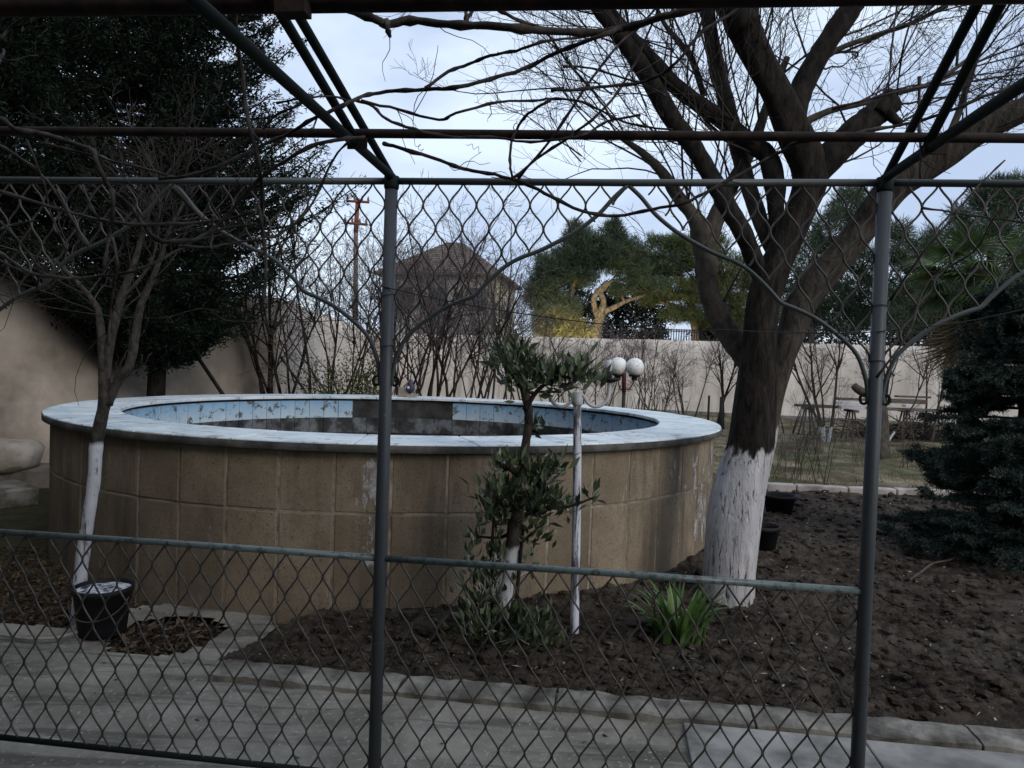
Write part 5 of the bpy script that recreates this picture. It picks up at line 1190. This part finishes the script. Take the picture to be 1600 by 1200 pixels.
# ================================================================== UTILITY POLE
M['pole_red'] = var_mat('pole_red', [(.12, .035, .022), (.20, .065, .042)], 3, bump=.2, world=True); M['pole_grey'] = var_mat('pole_grey', [(.10, .08, .07), (.16, .13, .11)], 3, bump=.2, world=True)
d = 55.0; ub = P(554, 640, d); ub[2] = 0; up = thing('utility_pole', 'rust-red utility pole with two crossarms above the bare shrubs', 'utility pole', ub)
tp = P(559, 310, d); md = P(556, 362, d)
mb = MB(); mb.tube([ub - EZ * .05, md], [.20, .17], 8); part('pole', mb, M['pole_grey'], up); mb = MB(); mb.tube([md - EZ * .1, tp], [.18, .15], 8); part('pole_top', mb, M['pole_red'], up)
for (xa, ya), (xb, yb) in (((541, 314), (577, 316)), ((537, 348), (574, 351))):
    a, b = P(xa, ya, d - .15), P(xb, yb, d - .15); mb = MB(); mb.tube([a, b], .10, 6); ca = part('crossarm', mb, M['pole_red'], up)
    for t in (.06, .36, .68, .95): q_ = a + (b - a) * t; mb = MB(); mb.tube([q_, q_ + EZ * .2, q_ + EZ * .42], [.05, .09, .04], 6); part('insulator', mb, M['pole_grey'], ca)
for k_, (xa, ya, xb, yb) in enumerate(((577, 316, 1000, 460), (541, 314, 300, 240))):
    a, b = P(xa, ya - 3, d), P(xb, yb, 80 if xb > xa else 40); t_ = np.linspace(0, 1, 14)[:, None]; c_ = a * (1 - t_) + b * t_; c_[:, 2] -= 1.0 * np.sin(np.linspace(0, math.pi, 14)); mb = MB(); mb.tube(c_, .018, 4, False); part('power_line', mb, M['black_wire'], up)

# ================================================================== BARE SHRUBS AND SMALL TREES
def shrub(label, px, d, h, nst, seed, fan=.35, thick=.03, levels=((6, .5, .5), (4, .5, .6), (3, .5, .7)), group=None, wood='bark_far', twig='twig_far', name='bare_shrub', lean=0, lf0=1.0, base_y=None):
    g = np.random.default_rng(seed); b = P(px, 640, d) if base_y is None else G(px, base_y); b[2] = 0
    o = thing(name, label, 'shrub' if name == 'bare_shrub' else 'tree', b, group); ms, mt_ = MB(), MB()
    a = b + np.stack([g.normal(0, .08, nst), g.normal(0, .06, nst), np.full(nst, -.05)], 1); th = g.uniform(0, 2 * math.pi, nst); f_ = fan * np.sqrt(g.uniform(.1, 1, nst))
    dr = np.stack([np.cos(th) * f_ + lean, np.sin(th) * f_, np.ones(nst)], 1); L_ = h * g.uniform(.75, 1.05, nst); r_ = thick * g.uniform(.55, 1.1, nst)
    st = paths_from(g, a, dr, L_, 10, .075, (0, 0, .03)); ms.tubes(st, r_, r_ * .3, 7)
    p, dd, idx, t = spawn(g, st, 4, .36 if d > 9 else .2, .85, (.3, .7)); L2 = L_[idx] * .5 * g.uniform(.6, 1.1, len(idx)); r2 = r_[idx] * .45
    s2 = paths_from(g, p, dd, L2, 8, .1, (0, 0, .05)); ms.tubes(s2, r2, r2 * .4, 5)
    allp = np.concatenate([resample(q_[5 if d > 9 else 2:], 8)[None] for q_ in st] + [s2]); rr = np.r_[r_ * .5, r2 * .6]; LL = np.r_[L_ * .75, L2] * lf0
    twiggery(mt_, g, allp, rr, LL, levels, wig=.17, trop=(0, 0, .04), K=5, rmin=.0028 if d > 9 else .0018, ang=(.4, 1.0))
    part('stem', ms, M[wood], o); part('twigs', mt_, M[twig], o, kind='stuff'); return o
SG = 'bare shrubs between the pool and the walls'
shrub('tall dark bare shrub of upright stems beside the dark evergreen', 418, 12.6, 3.7, 5, 1, .22, .042, ((5, .42, .5), (4, .5, .6), (3, .5, .7)), SG, 'bark_limb', 'twig_dark')
shrub('bare leaning shrub in front of the side wall, next to the dark upright stems', 452, 12.9, 3.5, 4, 2, .22, .036, group=SG, wood='bark_limb', twig='twig_dark')
for i, (x, dd_, h, ns, th) in enumerate(((505, 13.6, 3.4, 4, .030), (545, 14.5, 3.3, 4, .030), (585, 13.2, 3.0, 5, .028), (628, 12.3, 2.9, 6, .036), (662, 12.9, 3.1, 5, .036), (700, 12.4, 2.9, 5, .036), (738, 13.3, 2.7, 5, .030), (775, 14.0, 2.7, 5, .028), (812, 14.6, 2.5, 5, .024))):
    shrub(('many-stemmed bare shrub rising out of the wide yellow-green bush', 'many-stemmed bare shrub standing before the utility pole, with no leaves below', 'many-stemmed bare shrub beside the loose yellow-green bush',
           'many-stemmed bare shrub standing right behind the water pump', 'second many-stemmed bare shrub from the water pump towards the globe lamp', 'third many-stemmed bare shrub from the water pump towards the globe lamp',
           'fourth many-stemmed bare shrub from the water pump towards the globe lamp', 'fifth many-stemmed bare shrub from the water pump towards the globe lamp', 'sixth many-stemmed bare shrub from the water pump towards the globe lamp')[i], x, dd_, h * 1.22, ns, 100 + i, .46, th, group=SG, levels=((6, .5, .5), (4, .5, .6), (2, .5, .7)))
for i, (x, dd_, h) in enumerate(((868, 16.5, 2.3), (905, 17.5, 2.3), (945, 16.8, 2.3), (1000, 18.2, 2.6), (1020, 15.8, 1.9))):
    shrub(('third small bare shrub from the globe lamp, counted towards the water pump', 'second small bare shrub from the globe lamp, counted towards the water pump', 'small bare shrub next to the globe lamp on the side of the water pump',
           'taller small bare shrub near the globe lamp on the side of the big tree', 'short bare shrub near the globe lamp on the side of the big tree')[i], x, dd_, h, 4, 200 + i, .45, .022, ((5, .5, .5), (4, .5, .6), (2, .5, .7)), SG)
SG2 = 'small bare trees along the lawn'
shrub('small bare tree with several stems near the pool edge and back wall', 1078, 21, 2.5, 4, 301, .4, .03, ((5, .5, .5), (4, .5, .6), (2, .5, .7)), SG2, name='bare_tree')
shrub('small bare tree beside a stump near the back wall', 1132, 20, 2.8, 3, 302, .4, .05, ((5, .5, .5), (4, .5, .6), (2, .5, .7)), SG2, name='bare_tree')
shrub('bare forked tree with whitewashed foot in front of the plank pile', 1292, 16.6, 3.1, 4, 303, .32, .055, ((5, .5, .5), (4, .5, .6), (2, .5, .7)), SG2, 'bark_washed_far', name='bare_tree', base_y=690)
shrub('bare leaning tree with pale foot between the doorway post and the spruce', 1383, 15.2, 3.0, 3, 304, .36, .045, ((5, .5, .5), (4, .5, .6), (2, .5, .7)), SG2, 'bark_washed_far', name='bare_tree', lean=.12, base_y=698)
shrub('thin bare sapling before the wall close to the big trunk', 1232, 19.5, 2.3, 3, 305, .35, .022, ((4, .5, .5), (4, .5, .6)), SG2, name='bare_tree')
shrub('bare crooked tree against the back wall behind the spruce', 1455, 18.5, 3.0, 3, 306, .45, .045, ((5, .5, .5), (4, .5, .6), (2, .5, .7)), SG2, name='bare_tree', lean=-.15)
for i, (x, y, h) in enumerate(((1222, 752, .9), (1246, 748, 1.1), (1270, 742, 1.0), (1284, 770, 1.5), (1408, 735, .9), (1345, 728, .8))):
    shrub('low thin bare twiggy bush growing in the dry lawn', x, 0, h, 5, 400 + i, .4, .006, ((4, .45, .7), (2, .5, .8)), 'twiggy bushes in the lawn', base_y=y, lf0=.7)
# evergreen leaves among the shrubs
M['small_leaf'] = leaf_mat('small_leaf', [(.055, .065, .022), (.09, .10, .035), (.13, .14, .055), (.05, .06, .03)], .6, .3, .3)
for i, (x, dd_, wpx, hpx, lab) in enumerate(((520, 12.2, 70, 52, 'yellow-green leafy bush between bare stems behind the pool rim'), (570, 12.4, 34, 64, 'loose yellow-green bush beside the fence post behind the pool rim'))):
    g = np.random.default_rng(600 + i); b = P(x, 640, dd_); b[2] = 0; o = thing('leafy_bush', lab, 'bush', b); k_ = dd_ / F; n = 900
    pp = b + np.stack([g.normal(0, wpx * .45 * k_, n), g.normal(0, .3, n), .9 + np.abs(g.normal(0, .32 * hpx / 50, n))], 1)
    mb = MB(); mb.leaves(pp, g.normal(size=pp.shape) + np.array([0, 0, .4]), g.uniform(.04, .075, n), g.uniform(.02, .034, n), g, .2); part('foliage', mb, M['small_leaf'], o, False, kind='stuff')
    mb = MB(); st = paths_from(g, np.repeat(b[None], 16, 0), np.stack([g.normal(0, .4, 16), g.normal(0, .2, 16), np.ones(16)], 1), np.full(16, 1.6), 8, .1); mb.tubes(st, np.full(16, .012), np.full(16, .004), 5); part('stem', mb, M['bark_far'], o)
# agave-like tufts by the lamp
mb = MB(); g = np.random.default_rng(77); tb_ = P(1005, 650, 12.4); tb_[2] = 0.0
for i in range(60):
    pth = paths_from(g, tb_[None] + g.normal(0, .3, (1, 3)) * np.array([1, .5, 0]), np.array([[g.normal(0, .5), g.normal(0, .4), 1.]]), np.array([g.uniform(.8, 1.35)]), 5, .08); mb.tubes(pth, np.array([.02]), np.array([.003]), 3)
o = thing('grass_tuft', 'tuft of grey-green blades at the foot of the globe lamp', 'plant', tb_); M['tuft'] = leaf_mat('tuft', [(.06, .07, .04), (.10, .11, .07)], .7, .2, .1); part('foliage', mb, M['tuft'], o, kind='stuff')

# ================================================================== ODDMENTS
a, b = P(297, 540, 11.9), P(352, 622, 11.3); M['dark_wood'] = var_mat('dark_wood', [(.012, .010, .009), (.03, .025, .02)], 8, bump=.3)
b2 = b + (b - a) * (b[2] / (a[2] - b[2])); mb = MB(); mb.tube([b2, a + (a - b) * .35], .03, 8); solo('wooden_pole', mb, M['dark_wood'], 'dark thin pole leaning against the beige wall beside the evergreen', 'pole', b2)
a, b = P(437, 556, 12.4), P(473, 606, 12.2); b2 = b + (b - a) * (b[2] / (a[2] - b[2])); mb = MB(); mb.tube([b2, a], .02, 8); solo('wooden_pole', mb, M['dark_wood'], 'dark thin prop slanting beside the tall bare shrub stems', 'pole', b2)
# concrete step and plaster boulder on the left
M['boulder'] = var_mat('boulder', [(.26, .23, .20), (.36, .33, .29)], 4, bump=.8, bdist=.02, world=True)
sc = P(8, 712, 8.7); g = np.random.default_rng(3); mb = MB(); th = np.linspace(0, 2 * math.pi, 25)[:-1]; V = []
for i, ph in enumerate(np.linspace(-math.pi / 2, math.pi / 2, 13)):
    for t in th:
        dv_ = np.array([math.cos(ph) * math.cos(t), math.cos(ph) * math.sin(t), math.sin(ph)]); s_ = np.sign(dv_) * np.abs(dv_) ** .6
        V.append(sc + s_ * np.array([.36, .28, .20]) * (1 + .12 * mnoise.noise(Vector(dv_ * 2.2))))
mb.add(V, [(i * 24 + j, i * 24 + (j + 1) % 24, (i + 1) * 24 + (j + 1) % 24, (i + 1) * 24 + j) for i in range(12) for j in range(24)])
solo('plaster_block', mb, M['boulder'], 'rounded pale plaster block at the foot of the slanting wall', 'block', (sc[0], sc[1], 0))
a, b = G(-160, 806), G(62, 782); dv_ = b - a; Lq = np.linalg.norm(dv_); dv_ /= Lq; pv_ = np.array([-dv_[1], dv_[0], 0])
mb = MB(); mb.box((a + b) / 2 + pv_ * .35 + EZ * .04, dv_ * Lq / 2, pv_ * .35, EZ * .10); bevel(solo('concrete_step', mb, M['kerb'], 'low grey concrete step on the ground between the wall and the pool', 'step', a, smooth=False), .02)
# under the plaster block a low plinth so that it rests on something
mb = MB(); mb.box(np.array([sc[0], sc[1] + .05, .12]), (.5, 0, 0), (0, .30, 0), (0, 0, sc[2] / 2 - .03)); mb = MB(); mb.box(np.array([sc[0] - .2, sc[1] + .05, (sc[2] - .15) / 2 - .02]), (.7, .2, 0), (-.08, .30, 0), (0, 0, (sc[2] - .15) / 2 + .03))
bevel(solo('stone_plinth', mb, M['dark_wood'] if False else M['footing'], 'dark low masonry plinth carrying the rounded plaster block', 'plinth', (sc[0], sc[1], 0), smooth=False), .02)
# plank pile on trestles before the back wall
M['plank'] = var_mat('plank', [(.06, .05, .042), (.11, .09, .075), (.15, .125, .105)], 5, (1, 8, 8), bump=.3); M['plank_pale'] = var_mat('plank_pale', [(.42, .42, .45), (.55, .55, .58)], 6, bump=.1)
dp = 18.6
def plank(x0, x1, y, th_px, dep, mat, lab, tilt=0, wid=.2, grp='planks piled before the back wall'):
    a, b = P(x0, y, dep), P(x1, y + tilt, dep); a[2] = b[2] = (a[2] + b[2]) / 2; c_ = (a + b) / 2; dv_ = b - a; Lq = np.linalg.norm(dv_); dv_ /= Lq; mb = MB()
    mb.box(c_, dv_ * Lq / 2, np.array([-dv_[1], dv_[0], 0]) * wid / 2, EZ * th_px / 2 / F * dep); bevel(solo('plank', mb, M[mat], lab, 'plank', c_, grp, False), .004); return c_[2]
for (x0, x1, y, th_, dd_, mt_, lab) in ((1243, 1300, 634, 4, 18.4, 'plank', 'short grey plank jutting out on thin trestle legs'), (1262, 1475, 638, 4, 18.7, 'plank', 'longest weathered plank at the bottom of the pile'), (1305, 1352, 630, 4, 18.6, 'plank_pale', 'white plank in the pile by the wall'),
                                        (1312, 1350, 637, 4, 18.5, 'plank_pale', 'bluish white plank below the white one'), (1306, 1380, 624, 4, 18.8, 'plank', 'brown plank on top of the white one'), (1390, 1445, 627, 7, 18.8, 'plank', 'thick brown board on top of the pile beyond the doorway post'), (1400, 1452, 620, 3, 18.9, 'plank', 'thin brown plank crossing the top of the thick board'),
                                        (1412, 1424, 634, 4, 18.4, 'plank_pale', 'short white offcut resting on the long plank'), (1380, 1478, 641, 3, 18.5, 'plank', 'thin grey lath under the long plank')):
    plank(x0, x1, y, th_, dd_, mt_, lab)
zt_ = P(1350, 640, dp)[2]
for x in (1262, 1330, 1415, 1465):
    c_ = P(x, 640, dp); zt2 = P(x, 640 if x > 1300 else 636, dp)[2]; o = thing('trestle', {1262: 'rough wooden trestle under the short jutting plank', 1330: 'rough wooden trestle under the white planks', 1415: 'rough wooden trestle under the thick brown board', 1465: 'rough wooden trestle under the end of the longest plank by the spruce'}[x], 'trestle', (c_[0], c_[1], 0), 'trestles under the plank pile')
    for sx in (-1, 1):
        for sy in (-1, 1): mb = MB(); mb.tube([(c_[0] + sx * .17, c_[1] + sy * .15, -.04), (c_[0] + sx * .05, c_[1] + sy * .05, zt2 - .01)], .022, 6); part('leg', mb, M['plank'], o)
    mb = MB(); mb.box((c_[0], c_[1], zt2 - .03), (.06, 0, 0), (0, .3, 0), (0, 0, .03)); part('beam', mb, M['plank'], o, False)
# dark heap of brushwood under the planks
g = np.random.default_rng(9); hb_ = P(1410, 660, 18.9); hb_[2] = 0; mb = MB(); n = 420
a = hb_ + np.stack([g.normal(0, .75, n), g.normal(0, .25, n), np.abs(g.normal(.18, .16, n))], 1); pth = paths_from(g, a, g.normal(size=(n, 3)) * np.array([1, .5, .35]), g.uniform(.3, .8, n), 5, .15, (0, 0, 0)); mb.tubes(pth, g.uniform(.006, .02, n), np.full(n, .004), 4)
tag(part('brushwood', mb, M['twig'], None), 'dark heap of brushwood under the plank pile', 'brushwood', kind='stuff')
# cut trunk with a curved stub behind the doorway post
d = 14.5; sb_ = P(1372, 700, d); sb_[2] = 0; mb = MB(); p_, r_ = limb([(1372, 720, 34), (1372, 660, 30), (1370, 632, 27), (1366, 614, 22), (1352, 614, 15), (1340, 608, 13), (1334, 602, 11)], d, 4); mb.tube(p_, r_, 12)
stp = thing('tree_stump', 'grey cut tree stump with one curved stub behind the doorway post', 'stump', sb_); part('trunk', mb, M['bark_grey'], stp)
# posts by the back wall
for x, y0, y1, lab in ((1128, 620, 640, 'short dark stump standing near the small bare tree'), (1108, 618, 640, 'slim grey stake standing near the pool edge')):
    d = 19.0; a = P(x, y0, d); mb = MB(); mb.tube([(a[0], a[1], -.05), a], .055 if x > 1120 else .03, 8); solo('wooden_stake', mb, M['dark_wood'], lab, 'stake', (a[0], a[1], 0))
